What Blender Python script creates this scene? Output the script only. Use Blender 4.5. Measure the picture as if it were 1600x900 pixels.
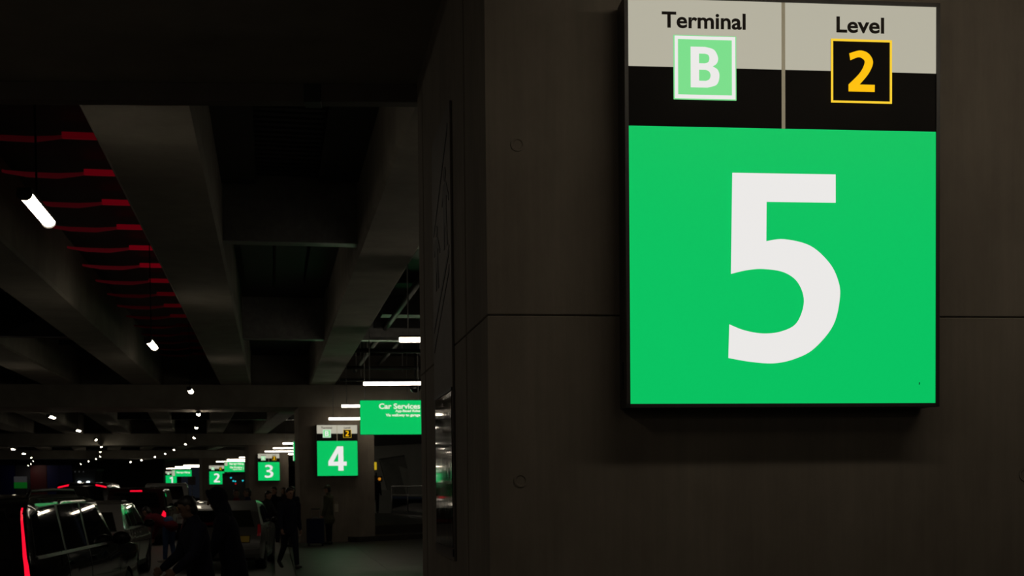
import bpy, bmesh, math, random
from mathutils import Vector, Matrix

random.seed(7)
for o in list(bpy.data.objects):
    bpy.data.objects.remove(o)
SC = bpy.context.scene
COL = SC.collection
R = math.radians
PI = math.pi

# ------------------------------------------------------------------ camera
F = 2000.0            # focal length in pixels of the 1600 px wide frame
EYE = 1.65            # eye height, m
HORIZON = 757.0
PITCH, ROLL = R(2.0), R(0.55)
PY = HORIZON + F * math.tan(PITCH)
c_f = Vector((0, math.cos(PITCH), -math.sin(PITCH)))
c_u0 = Vector((0, math.sin(PITCH), math.cos(PITCH)))
c_x = Vector((1, 0, 0)) * math.cos(ROLL) - c_u0 * math.sin(ROLL)
c_u = c_u0 * math.cos(ROLL) + Vector((1, 0, 0)) * math.sin(ROLL)
cd = bpy.data.cameras.new('camera')
cam = bpy.data.objects.new('camera', cd)
COL.objects.link(cam)
cam.matrix_world = Matrix(((c_x.x, c_u.x, -c_f.x, 0), (c_x.y, c_u.y, -c_f.y, 0),
                           (c_x.z, c_u.z, -c_f.z, EYE), (0, 0, 0, 1)))
cd.sensor_fit = 'HORIZONTAL'
cd.sensor_width = 36
cd.lens = F / 1600 * 36
cd.shift_y = (PY - 450) / 1600
cd.clip_start, cd.clip_end = 0.05, 600
cd.dof.use_dof = True
cd.dof.focus_distance = 4.85
cd.dof.aperture_fstop = 9.0
SC.camera = cam

# ------------------------------------------------------------------ world, exposure
w = bpy.data.worlds.new('night')
SC.world = w
w.use_nodes = True
w.node_tree.nodes['Background'].inputs[0].default_value = (0.30, 0.36, 0.5, 1)
w.node_tree.nodes['Background'].inputs[1].default_value = 0.015
SC.view_settings.view_transform = 'Standard'
SC.view_settings.look = 'None'
SC.view_settings.exposure = 0.0
SC.view_settings.gamma = 1.0
SC.view_settings.use_curve_mapping = False
WALK_LAMP = 9.0       # radiance of the sidewalk strip lights
ROAD_LAMP = 20.0       # radiance of the roadway lamps
LAMP_COL = (1.0, 0.87, 0.68)

def ray(px, py):
    return c_x * ((px - 800) / F) + c_u * ((PY - py) / F) + c_f
def atY(px, py, Y):
    d = ray(px, py)
    return Vector((0, 0, EYE)) + d * (Y / d.y)
def atZ(px, py, z):
    d = ray(px, py)
    return Vector((0, 0, EYE)) + d * ((z - EYE) / d.z)

# ------------------------------------------------------------------ materials
def lin(r, g, b):
    f = lambda c: (c / 255 / 12.92) if c / 255 <= .04045 else ((c / 255 + .055) / 1.055) ** 2.4
    return (f(r), f(g), f(b))
def mat(name, col, rough=.6, metal=0., emit=None, strength=1., spec=.5, coat=0., trans=0., alpha=None):
    m = bpy.data.materials.new(name)
    m.use_nodes = True
    b = m.node_tree.nodes['Principled BSDF']
    b.inputs['Base Color'].default_value = (*col, 1)
    b.inputs['Roughness'].default_value = rough
    b.inputs['Metallic'].default_value = metal
    b.inputs['Specular IOR Level'].default_value = spec
    b.inputs['Coat Weight'].default_value = coat
    b.inputs['Coat Roughness'].default_value = .03
    b.inputs['Transmission Weight'].default_value = trans
    if emit:
        b.inputs['Emission Color'].default_value = (*emit, 1)
        b.inputs['Emission Strength'].default_value = strength
    return m
def grain(m, col_a, col_b, scale=3., detail=6., bump=.15, stretch=(1, 1, 1), rough=None, bscale=None):
    nt = m.node_tree
    N, L = nt.nodes, nt.links
    b = N['Principled BSDF']
    tc = N.new('ShaderNodeTexCoord')
    mp = N.new('ShaderNodeMapping')
    mp.inputs['Scale'].default_value = stretch
    L.new(tc.outputs['Object'], mp.inputs[0])
    n = N.new('ShaderNodeTexNoise')
    n.inputs['Scale'].default_value = scale
    n.inputs['Detail'].default_value = detail
    n.inputs['Roughness'].default_value = .62
    L.new(mp.outputs[0], n.inputs['Vector'])
    cr = N.new('ShaderNodeValToRGB')
    cr.color_ramp.elements[0].position = .3
    cr.color_ramp.elements[1].position = .72
    cr.color_ramp.elements[0].color = (*col_a, 1)
    cr.color_ramp.elements[1].color = (*col_b, 1)
    L.new(n.outputs[0], cr.inputs[0])
    L.new(cr.outputs[0], b.inputs['Base Color'])
    if rough:
        rr = N.new('ShaderNodeMapRange')
        rr.inputs['To Min'].default_value, rr.inputs['To Max'].default_value = rough
        L.new(n.outputs[0], rr.inputs[0])
        L.new(rr.outputs[0], b.inputs['Roughness'])
    if bump:
        n2 = N.new('ShaderNodeTexNoise')
        n2.inputs['Scale'].default_value = bscale or scale * 9
        n2.inputs['Detail'].default_value = 5
        L.new(mp.outputs[0], n2.inputs['Vector'])
        bp = N.new('ShaderNodeBump')
        bp.inputs['Strength'].default_value = bump
        bp.inputs['Distance'].default_value = .01
        L.new(n2.outputs[0], bp.inputs['Height'])
        L.new(bp.outputs[0], b.inputs['Normal'])
    return m

M = {}
def streak(m, amount=.09):
    nt = m.node_tree; N, L = nt.nodes, nt.links
    b = N['Principled BSDF']
    src = b.inputs['Base Color'].links[0].from_socket
    tc = N.new('ShaderNodeTexCoord'); mp = N.new('ShaderNodeMapping'); mp.inputs['Scale'].default_value = (26, 26, 1.1)
    n = N.new('ShaderNodeTexNoise'); n.inputs['Scale'].default_value = 1; n.inputs['Detail'].default_value = 7; n.inputs['Roughness'].default_value = .7
    L.new(tc.outputs['Object'], mp.inputs[0]); L.new(mp.outputs[0], n.inputs['Vector'])
    r = N.new('ShaderNodeMapRange'); r.inputs['From Min'].default_value = .3; r.inputs['From Max'].default_value = .7; r.inputs['To Min'].default_value = 1 - amount; r.inputs['To Max'].default_value = 1 + amount
    L.new(n.outputs[0], r.inputs[0])
    mx = N.new('ShaderNodeVectorMath'); mx.operation = 'SCALE'
    L.new(src, mx.inputs[0]); L.new(r.outputs[0], mx.inputs['Scale']); L.new(mx.outputs[0], b.inputs['Base Color'])
    return m
M['concrete'] = grain(mat('concrete', (.2, .18, .15), .8), (.145, .121, .095), (.225, .193, .153), 2.2, 8, .25, (1, 1, .55))
streak(M['concrete'])
M['beam_concrete'] = grain(mat('beam_concrete', (.2, .19, .17), .8), (.24, .225, .190), (.36, .335, .285), 1.4, 8, .2)
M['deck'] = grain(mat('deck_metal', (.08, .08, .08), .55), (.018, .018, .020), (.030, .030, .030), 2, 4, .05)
M['red_paint'] = grain(mat('red_paint', (.3, .01, .02), .4), (.42, .004, .02), (.62, .010, .03), 3, 3, .05)
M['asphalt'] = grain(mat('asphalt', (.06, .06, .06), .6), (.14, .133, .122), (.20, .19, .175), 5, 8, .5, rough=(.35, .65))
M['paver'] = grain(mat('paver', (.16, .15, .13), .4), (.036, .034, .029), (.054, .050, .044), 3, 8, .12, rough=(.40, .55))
M['paver'].node_tree.nodes['Principled BSDF'].inputs['Specular IOR Level'].default_value = .28
M['curb'] = grain(mat('curb_stone', (.25, .24, .22), .7), (.20, .19, .17), (.28, .27, .25), 4, 6, .2)
M['cab'] = grain(mat('sign_cabinet_paint', (.03, .027, .024), .45), (.026, .023, .02), (.036, .032, .028), 6, 3, .04)
M['sign_white'] = mat('lit_header_white', (.02,) * 3, .45, emit=lin(179, 175, 158), spec=.2)
M['sign_green'] = mat('lit_green', (.005, .02, .01), .45, emit=lin(5, 193, 96), spec=.2)
M['sign_num'] = mat('lit_numeral_white', (.02,) * 3, .45, emit=lin(235, 233, 231), spec=.2)
M['sign_black'] = grain(mat('header_black', (.008, .007, .006), .6, spec=.12), (.007, .006, .0055), (.011, .009, .008), 5, 3, .02)
M['ink'] = mat('dark_lettering', (.018, .012, .008), .5, spec=.2)
M['badge_green'] = mat('lit_badge_green', (.01, .02, .01), .45, emit=lin(122, 221, 139), spec=.2)
M['badge_rim'] = mat('lit_badge_rim', (.01, .02, .01), .45, emit=lin(140, 240, 150), spec=.2)
M['yellow'] = mat('lit_yellow', (.02, .015, 0), .45, emit=lin(255, 193, 0), spec=.2)
M['rimyellow'] = mat('lit_yellow_rim', (.02, .015, 0), .45, emit=lin(250, 206, 50), spec=.2)
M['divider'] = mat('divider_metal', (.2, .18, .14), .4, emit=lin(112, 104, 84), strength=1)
M['text'] = mat('lit_small_lettering', (.02,) * 3, .45, emit=lin(226, 238, 214), spec=.2)
M['dim_green'] = mat('dim_green', (.01, .03, .01), .5, emit=lin(6, 62, 14))
M['dim_grey'] = mat('dim_grey', (.03,) * 3, .5, emit=lin(38, 38, 38))
M['walk_lens'] = mat('walk_lamp_lens', (.6,) * 3, .4, emit=LAMP_COL, strength=WALK_LAMP)
M['road_lens'] = mat('road_lamp_lens', (.6,) * 3, .4, emit=LAMP_COL, strength=ROAD_LAMP)
M['white_lens'] = mat('wall_lamp_lens', (.6,) * 3, .4, emit=(.8, .95, 1), strength=6)
M['amber'] = mat('amber_lens', (.1, .05, 0), .4, emit=(1, .36, .02), strength=.45)
M['amber_strip'] = mat('yellow_strip', (.1, .08, 0), .4, emit=(.9, .62, .02), strength=.5)
M['cyan'] = mat('cyan_led', (.0, .05, .05), .4, emit=(.02, .6, .7), strength=1.0)
M['red_led'] = mat('red_led', (.05, 0, 0), .4, emit=(.8, .01, .02), strength=.4)
M['galv'] = grain(mat('galvanised_steel', (.3, .3, .3), .4, .8), (.26, .26, .26), (.36, .36, .35), 8, 3, .03)
M['dark_metal'] = mat('dark_metal', (.03, .03, .03), .45, .4)
M['film'] = grain(mat('glossy_film', (.012, .012, .012), .04, spec=.9, coat=1), (.010, .010, .010), (.018, .016, .016), 6, 2, .35, bscale=9)
M['print'] = mat('printed_black', (.004, .004, .004), .5, spec=.2)
M['boardgrey'] = grain(mat('board_brown', (.1, .085, .07), .6), (.085, .07, .058), (.12, .10, .085), 3, 5, .05)
M['blue_board'] = mat('blue_board', (.002, .003, .10), .6)
M['red_board'] = mat('red_board', (.075, .002, .006), .6)
M['grey_board'] = mat('grey_board', (.03, .03, .042), .6)
M['far_wall'] = grain(mat('far_wall', (.02, .02, .02), .8), (.016, .016, .017), (.028, .027, .026), 1, 4, .1)
M['dome'] = mat('dome_glass', (.01, .01, .01), .03, spec=.9, coat=1)
# vehicles
M['black_paint'] = mat('black_car_paint', (.004, .004, .0045), .12, 0, coat=.5, spec=.35)
M['white_paint'] = mat('pale_car_paint', (.30, .29, .28), .25, coat=1)
M['silver_paint'] = mat('silver_car_paint', (.16, .16, .155), .38, .6, coat=.4)
M['maroon_paint'] = mat('dark_red_car_paint', (.02, .004, .005), .2, coat=1)
M['van_paint'] = mat('white_van_paint', (.36, .35, .34), .4, coat=.5)
M['glass'] = mat('car_glass', (.004, .005, .005), .02, spec=.9, coat=1)
M['rubber'] = mat('tyre_rubber', (.012, .012, .012), .8)
M['trim_black'] = mat('black_trim', (.004, .004, .004), .35, spec=.25)
M['chrome'] = mat('chrome', (.6, .6, .6), .12, 1)
M['alloy'] = mat('alloy_wheel', (.25, .25, .25), .3, .9)
M['tail'] = mat('lit_tail_light', (.2, 0, .01), .3, emit=(1, .004, .03), strength=1.1)
M['tail_dim'] = mat('dim_tail_light', (.2, 0, .01), .3, emit=(1, .004, .02), strength=.015)
M['plate'] = grain(mat('gold_plate', (.55, .38, .05), .5), (.5, .35, .05), (.6, .42, .06), 4, 2, 0)
M['plate_dark'] = mat('plate_ink', (.01, .01, .04), .5)
# people
M['skin'] = grain(mat('skin', (.35, .2, .14), .55), (.32, .18, .12), (.38, .22, .155), 20, 3, .05)
M['skin_dark'] = grain(mat('brown_skin', (.16, .09, .06), .55), (.14, .08, .05), (.19, .11, .075), 20, 3, .05)
def cloth(n, c):
    M[n] = grain(mat(n + '_cloth', c, .9, spec=.2), tuple(x * .8 for x in c), tuple(x * 1.2 for x in c), 14, 5, .25, bscale=160)
for n, c in dict(black_navy=(.010, .011, .022), navy=(.012, .015, .04), charcoal=(.022, .022, .026), olive=(.075, .075, .045),
                 denim=(.05, .09, .20), dark_red=(.12, .012, .02), black_coat=(.008, .008, .012), tan=(.2, .16, .1),
                 dark_denim=(.012, .014, .024), grey_pants=(.03, .03, .035), yellow_strap=(.35, .25, .04), pale=(.42, .38, .3)).items():
    cloth(n, c)
M['hair'] = mat('dark_hair', (.008, .006, .005), .5)
M['shoe'] = mat('black_shoe', (.01, .01, .01), .45)
M['shoe_pale'] = mat('pale_shoe', (.3, .29, .27), .5)
M['eye'] = mat('eye_dark', (.02, .015, .012), .1)

# ------------------------------------------------------------------ helpers
def link(o):
    COL.objects.link(o)
    return o
def tag(o, label=None, cat=None, group=None, kind=None):
    if label: o['label'] = label
    if cat: o['category'] = cat
    if group: o['group'] = group
    if kind: o['kind'] = kind
    return o
def empty(name, loc=(0, 0, 0), yaw=0, **kw):
    o = link(bpy.data.objects.new(name, None))
    o.empty_display_size = .2
    o.location = loc
    o.rotation_euler = (0, 0, yaw)
    return tag(o, **kw)
class MB:
    """collects shapes, builds one mesh object"""
    def __init__(s):
        s.bm = bmesh.new()
    def box(s, x0, x1, y0, y1, z0, z1, bev=0):
        vs = [s.bm.verts.new((x, y, z)) for z in (z0, z1) for y in (y0, y1) for x in (x0, x1)]
        fs = [s.bm.faces.new([vs[i] for i in q]) for q in ((0, 2, 3, 1), (4, 5, 7, 6), (0, 1, 5, 4), (2, 6, 7, 3), (0, 4, 6, 2), (1, 3, 7, 5))]
        if bev:
            es = {e for f in fs for e in f.edges}
            bmesh.ops.bevel(s.bm, geom=list(es), offset=bev, segments=2, affect='EDGES', profile=.7)
        return s
    def prism(s, pts, d):
        """pts: 3D polygon, extruded by vector d"""
        d = Vector(d)
        a = [s.bm.verts.new(p) for p in pts]
        b = [s.bm.verts.new(Vector(p) + d) for p in pts]
        n = len(pts)
        s.bm.faces.new(a[::-1]); s.bm.faces.new(b)
        for i in range(n):
            s.bm.faces.new((a[i], a[(i + 1) % n], b[(i + 1) % n], b[i]))
        return s
    def tube(s, pts, rad, n=10, side=None, round_=True):
        pts = [Vector(p) for p in pts]
        rad = [r if isinstance(r, (tuple, list)) else (r, r) for r in rad]
        if round_:
            t0 = (pts[0] - pts[1]).normalized(); t1 = (pts[-1] - pts[-2]).normalized()
            k0, k1 = min(rad[0]), min(rad[-1])
            pts = [pts[0] + t0 * k0 * .9, pts[0] + t0 * k0 * .5] + pts + [pts[-1] + t1 * k1 * .5, pts[-1] + t1 * k1 * .9]
            rad = [tuple(x * .45 for x in rad[0]), tuple(x * .86 for x in rad[0])] + rad + [tuple(x * .86 for x in rad[-1]), tuple(x * .45 for x in rad[-1])]
        rings = []
        e1 = None
        for i, p in enumerate(pts):
            t = (pts[min(i + 1, len(pts) - 1)] - pts[max(i - 1, 0)]).normalized()
            if side is not None:
                e1 = Vector(side)
            elif e1 is None:
                e1 = Vector((1, 0, 0)) if abs(t.x) < .8 else Vector((0, 0, 1))
            e1 = (e1 - t * e1.dot(t)).normalized()
            e2 = t.cross(e1)
            rings.append([s.bm.verts.new(p + e1 * (rad[i][0] * math.cos(2 * PI * k / n)) + e2 * (rad[i][1] * math.sin(2 * PI * k / n))) for k in range(n)])
        for a, b in zip(rings, rings[1:]):
            for k in range(n):
                s.bm.faces.new((a[k], a[(k + 1) % n], b[(k + 1) % n], b[k]))
        s.bm.faces.new(rings[0][::-1]); s.bm.faces.new(rings[-1])
        return s
    def ball(s, c, r, rot=None, u=12, v=8):
        m = Matrix.Translation(Vector(c)) @ (rot.to_4x4() if rot else Matrix.Identity(4)) @ Matrix.Diagonal((*((r,) * 3 if not isinstance(r, (tuple, list)) else r), 1))
        bmesh.ops.create_uvsphere(s.bm, u_segments=u, v_segments=v, radius=1, matrix=m)
        return s
    def lathe(s, prof, axis='x', n=20, c=(0, 0, 0)):
        """prof: list of (r, h) closed ring profile"""
        c = Vector(c)
        rings = []
        for k in range(n):
            a = 2 * PI * k / n
            row = []
            for r, h in prof:
                if axis == 'x': v = Vector((h, r * math.cos(a), r * math.sin(a)))
                elif axis == 'y': v = Vector((r * math.cos(a), h, r * math.sin(a)))
                else: v = Vector((r * math.cos(a), r * math.sin(a), h))
                row.append(s.bm.verts.new(c + v))
            rings.append(row)
        m = len(prof)
        for k in range(n):
            a, b = rings[k], rings[(k + 1) % n]
            for j in range(m - 1):
                s.bm.faces.new((a[j], b[j], b[j + 1], a[j + 1]))
        return s
    def build(s, name, material, parent=None, smooth=False, loc=None, yaw=None, **kw):
        bmesh.ops.remove_doubles(s.bm, verts=s.bm.verts, dist=1e-6)
        bmesh.ops.recalc_face_normals(s.bm, faces=s.bm.faces)
        me = bpy.data.meshes.new(name)
        if smooth:
            for f in s.bm.faces: f.smooth = True
        s.bm.to_mesh(me); s.bm.free()
        me.materials.append(M[material] if isinstance(material, str) else material)
        o = link(bpy.data.objects.new(name, me))
        if parent: o.parent = parent
        if loc is not None: o.location = loc
        if yaw is not None: o.rotation_euler = (0, 0, yaw)
        return tag(o, **kw)
def inst(name, me, parent=None, loc=(0, 0, 0), **kw):
    o = link(bpy.data.objects.new(name, me))
    if parent: o.parent = parent
    o.location = loc
    return tag(o, **kw)
def copy_tree(o, parent=None):
    c = o.copy(); COL.objects.link(c)
    c.parent = parent
    for ch in list(o.children): copy_tree(ch, c)
    return c
class Frame:
    """plan frame: u to the right along a pier face, v onwards along the row"""
    def __init__(s, o, yaw):
        s.o, s.yaw = Vector((o[0], o[1], 0)), yaw
        s.u = Vector((math.cos(yaw), math.sin(yaw), 0)); s.v = Vector((-math.sin(yaw), math.cos(yaw), 0))
    def p(s, u, v, z=0): return s.o + s.u * u + s.v * v + Vector((0, 0, z))
    def loc(s, P):
        d = Vector((P[0], P[1], 0)) - s.o
        return d.dot(s.u), d.dot(s.v)

def cr_outline(runs):
    """runs: lists of points; a run longer than two is a smooth curve, corners fall between runs"""
    out = []
    for run in runs:
        if len(run) < 3:
            out += run; continue
        n = len(run)
        for i in range(n - 1):
            p0, p1, p2, p3 = run[max(i - 1, 0)], run[i], run[i + 1], run[min(i + 2, n - 1)]
            for k in range(6):
                t = k / 6
                out.append(tuple(.5 * (2 * b + (c - a) * t + (2 * a - 5 * b + 4 * c - d) * t * t + (3 * b - a - 3 * c + d) * t ** 3)
                                 for a, b, c, d in zip(p0, p1, p2, p3)))
        out.append(run[-1])
    q = []
    for p in out:
        if not q or (abs(p[0] - q[-1][0]) + abs(p[1] - q[-1][1])) > 1e-5: q.append(p)
    return q
def curve_mesh(name, loops, thick=.0015):
    cu = bpy.data.curves.new(name, 'CURVE')
    cu.dimensions = '2D'; cu.fill_mode = 'BOTH'; cu.extrude = thick / 2
    for lp in loops:
        sp = cu.splines.new('POLY')
        sp.points.add(len(lp) - 1)
        for pt, (x, y) in zip(sp.points, lp): pt.co = (x, y, 0, 1)
        sp.use_cyclic_u = True
    return to_upright(name, cu)
def to_upright(name, cu):
    ob = link(bpy.data.objects.new('tmp', cu))
    dg = bpy.context.evaluated_depsgraph_get()
    dg.update()
    me = bpy.data.meshes.new_from_object(ob.evaluated_get(dg))
    bpy.data.objects.remove(ob)
    me.name = name
    for v in me.vertices:
        x, y, z = v.co
        v.co = (x, -z, y)
    return me
def text_mesh(name, body, x0, x1, z0, z1, weight=.0, thick=.0012):
    """lettering fitted into the box x0..x1, z0..z1 (descenders included)"""
    cu = bpy.data.curves.new(name, 'FONT')
    cu.body = body; cu.size = 1; cu.offset = weight; cu.extrude = .01; cu.resolution_u = 4
    me = to_upright(name, cu)
    xs = [v.co.x for v in me.vertices]; zs = [v.co.z for v in me.vertices]
    ax, bx, az, bz = min(xs), max(xs), min(zs), max(zs)
    for v in me.vertices:
        v.co = (x0 + (v.co.x - ax) / (bx - ax) * (x1 - x0), v.co.y / .01 * thick / 2, z0 + (v.co.z - az) / (bz - az) * (z1 - z0))
    return me
def with_mat(me, m):
    me.materials.clear(); me.materials.append(M[m]); return me

# ------------------------------------------------------------------ plan of the row of piers
# number: (pixel of sign centre, depth Y, sign yaw, heading of the sides)
SIGN_H, SIGN_W, SIGN_D = 1.487, 1.18, .15
ROW = {5: (Vector((1.030, 4.826, 2.688)), R(6.05)), 4: (Vector((-5.12, 37.75, 2.70)), R(12.3)),
       3: (Vector((-13.56, 71.65, 2.75)), R(16)), 2: (Vector((-23.55, 102.4, 2.64)), R(19)), 1: (Vector((-37.85, 142.5, 2.74)), R(21.5))}
FR = {n: Frame(c + Vector((-math.sin(y), math.cos(y), 0)) * SIGN_D, y) for n, (c, y) in ROW.items()}
PIER_L, CAP_Z0, CAP_Z1, DECK = 2.7, 3.99, 4.63, 5.62
def chord(a, b):
    d = ROW[b][0] - ROW[a][0]
    return math.atan2(-d.x, d.y)
BAY = {}
for a, b in ((5, 4), (4, 3), (3, 2), (2, 1)):
    BAY[a] = Frame(FR[a].o, chord(a, b))

# ------------------------------------------------------------------ the setting
# row line points, extended both ways
line = [FR[5].p(0, 0) + Vector((7.2, -48, 0)), FR[5].p(0, 0)] + [FR[n].p(0, 0) for n in (4, 3, 2, 1)]
line.append(line[-1] + (line[-1] - line[-2]) * 1.6)
def strip(u0, u1, z0, z1, name, m, **kw):
    mb = MB()
    L_, R_ = [], []
    for i, p in enumerate(line):
        t = (line[min(i + 1, len(line) - 1)] - line[max(i - 1, 0)]).normalized()
        n = Vector((t.y, -t.x, 0))
        L_.append(p + n * u0); R_.append(p + n * u1)
    for i in range(len(line) - 1):
        q = [L_[i], R_[i], R_[i + 1], L_[i + 1]]
        mb.prism([Vector((a.x, a.y, z0)) for a in q], (0, 0, z1 - z0))
    bmesh.ops.remove_doubles(mb.bm, verts=mb.bm.verts, dist=1e-4)
    return mb.build(name, m, **kw)
CURB_U = -1.72
road = strip(-48, CURB_U - .15, -.35, -.15, 'road', 'asphalt', kind='structure', label='dark asphalt roadway left of the sidewalk')
floor = strip(CURB_U, 22, -.35, -.03, 'floor', 'asphalt', kind='structure', label='sidewalk floor under the paving slabs')
curb = strip(CURB_U - .15, CURB_U, -.35, 0, 'curb', 'curb', kind='structure', label='pale curb along the edge of the sidewalk')
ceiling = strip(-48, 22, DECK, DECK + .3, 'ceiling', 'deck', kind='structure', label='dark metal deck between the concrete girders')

# paving slabs (parts of the floor); the near ones singly, the far ones as one stuff part
bay = BAY[5]
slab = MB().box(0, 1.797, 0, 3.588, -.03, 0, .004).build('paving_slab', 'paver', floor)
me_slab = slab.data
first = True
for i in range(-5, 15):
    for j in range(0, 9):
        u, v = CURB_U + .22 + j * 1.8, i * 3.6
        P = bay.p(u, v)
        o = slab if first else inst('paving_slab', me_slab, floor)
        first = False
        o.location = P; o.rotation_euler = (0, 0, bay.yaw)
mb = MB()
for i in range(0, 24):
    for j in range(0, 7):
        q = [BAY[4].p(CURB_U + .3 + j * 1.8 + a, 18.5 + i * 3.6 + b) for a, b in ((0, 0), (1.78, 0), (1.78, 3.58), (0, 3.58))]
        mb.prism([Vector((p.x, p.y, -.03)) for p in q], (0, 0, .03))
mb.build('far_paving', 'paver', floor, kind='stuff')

# piers: two lifts of concrete with a recessed joint, straight grooves down the left side
def pier(n, ls=R(9.4)):
    fr = FR[n]
    root = empty('concrete_pier', fr.o, fr.yaw, kind='structure',
                 label={5: 'big brown concrete pier filling the right of the view, carrying sign 5', 4: 'concrete pier that carries sign 4', 3: 'concrete pier that carries sign 3',
                        2: 'concrete pier that carries sign 2', 1: 'farthest concrete pier, carrying sign 1'}[n])
    s = math.tan(ls - fr.yaw) if n == 5 else 0.0
    def plan(u0, u1, e=0):
        # clockwise plan with two grooves in the left side
        pts = [(u0, 0), (u1, 0), (u1, PIER_L), (u0 - s * PIER_L, PIER_L)]
        def L_(v, d=0): return (u0 - s * v + d, v)
        for v in (2.42, .62):
            pts += [L_(v + .02), L_(v + .012, .02), L_(v - .012, .02), L_(v - .02)]
        return pts
    u0, u1, zj = -1.105, 1.10, 2.29
    for z0, z1 in ((0, zj - .0015), (zj + .0015, CAP_Z0)):
        mb = MB()
        pl = plan(u0, u1)
        mb.prism([(a, b, z0) for a, b in pl], (0, 0, z1 - z0))
        ed = [e for e in mb.bm.edges if abs(e.verts[0].co.z - e.verts[1].co.z) < 1e-6 and abs(e.verts[0].co.z - zj) < .01]
        bmesh.ops.bevel(mb.bm, geom=ed, offset=.004, segments=1, affect='EDGES')
        mb.build('concrete_lift', 'concrete', root)
    core = MB(); core.box(u0 + .05, u1 - .05, .05, PIER_L - .05, zj - .05, zj + .05); core.build('joint_core', 'concrete', root)
    if n == 5:
        for u, z in ((-.985, 1.665), (-.985, 2.93), (-.55, 3.2), (1.03, 1.67)):
            mb = MB().lathe([(.026, -.001), (.026, -.004), (.020, -.004), (.016, -.0006), (.0001, -.0006)], 'y', 18)
            o = mb.build('tie_hole', 'concrete', root); o.location = (u, 0, z)
    return root
PIER = {n: pier(n) for n in (5, 4, 3, 2, 1)}

# cross beams (pier caps): low beam and the wall between the girder ends above it
def cap(n, front, back, yaw_f, yaw_b, left, right):
    mb = MB()
    fv, bv = Vector((math.cos(yaw_f), math.sin(yaw_f), 0)), Vector((math.cos(yaw_b), math.sin(yaw_b), 0))
    q = [front + fv * left, front + fv * right, back + bv * right, back + bv * left]
    mb.prism([Vector((p.x, p.y, CAP_Z0)) for p in q], (0, 0, CAP_Z1 - CAP_Z0))
    o = mb.build('cross_beam', 'beam_concrete', kind='structure',
                 label={5: 'nearest dark concrete cross beam, seen from below at the top left', 4: 'concrete cross beam resting on the pier with sign 4', 3: 'concrete cross beam resting on the pier with sign 3',
                        2: 'concrete cross beam resting on the pier with sign 2', 1: 'farthest concrete cross beam'}[n])
    mid = [front + (back - front) * .45, front + (back - front) * .55]
    mb = MB()
    mb.prism([Vector((p.x, p.y, CAP_Z1)) for p in (mid[0] + fv * left, mid[0] + fv * right, mid[1] + fv * right, mid[1] + fv * left)], (0, 0, DECK - CAP_Z1))
    mb.build('beam_upstand', 'beam_concrete', o)
    return o
f5 = FR[5]
back5 = atY(649, 140, 7.56); back5.z = 0
CAPG = []
def ceiling_at(P):
    for f, y, th in CAPG:
        v = (Vector((P.x, P.y, 0)) - f).dot(Vector((-math.sin(y), math.cos(y), 0)))
        if -.15 < v < th + .15: return CAP_Z0
    best = min(BAY.values(), key=lambda b: abs(b.loc(P)[1] - 17))
    u = best.loc(P)[0]
    for a, b in GE:
        if a - .02 < u < b + .02 and (best is not BAY[5] or best.loc(P)[1] > 2.2): return CAP_Z1
    return DECK
CAPS = {5: cap(5, f5.p(0, -.02), back5 + Vector((1.3, .07, 0)), R(5.2), R(3.1), -34, 12)}
CAPG.append((f5.p(0, -.02), R(4.2), 2.75))
for n in (4, 3, 2, 1):
    y = R({4: 9.0, 3: 13, 2: 16.5, 1: 19}[n])
    f = FR[n].p(0, -.02)
    b = f + FR[n].v * (PIER_L + .04)
    CAPS[n] = cap(n, f, b, y, y, -38, 14)
    CAPG.append((f, y, 2.74))
# steel trough along the back edge of the nearest cross beam
d3 = Vector((math.cos(R(3.1)), math.sin(R(3.1)), 0)); n3 = Vector((-d3.y, d3.x, 0))
tr = empty('drain_trough', back5 + Vector((0, 0, CAP_Z0 - .10)), R(3.1), label='long dark steel trough along the lower edge of the nearest cross beam', kind='structure')
xj = (atY(487, 155, 7.5) - back5).dot(d3)
for a, b in ((-16, xj - .012), (xj + .012, 0.1)):
    mb = MB(); mb.box(a, b, .004, .11, 0, .14, .006)
    mb.build('trough_section', 'boardgrey', tr)
MB().box(xj - .05, xj + .05, -.004, .12, -.006, .13, .004).build('joint_sleeve', 'dark_metal', tr)

# girders of the four bays
def girder_edges():
    fr = BAY[5]
    out = []
    for l, r, y in ((50, 107, 594), (207, 252, 602), (345, 393, 603), (483, 523, 603)):
        a, b = fr.loc(atZ(l, y, CAP_Z1)), fr.loc(atZ(r, y, CAP_Z1))
        out.append((a[0], b[0]))
    return out
GE = girder_edges()
step = (GE[3][0] - GE[0][0]) / 3
for k in range(1, 5): GE.insert(0, (GE[0][0] - step, GE[0][1] - step))
nm = ['concrete girder at the far left of the roadway, eighth from the right', 'seventh concrete girder from the right over the roadway', 'sixth concrete girder from the right over the roadway', 'fifth concrete girder from the right over the roadway',
      'fourth concrete girder from the right, crossing the left picture edge', 'concrete girder left of the two big roadway lamps', 'wide concrete girder between the red deck ribs and the louvred deck panel', 'lit concrete girder nearest to the big pier']
bayname = {5: 'nearest bay', 4: 'second bay', 3: 'third bay', 2: 'fourth bay'}
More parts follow.
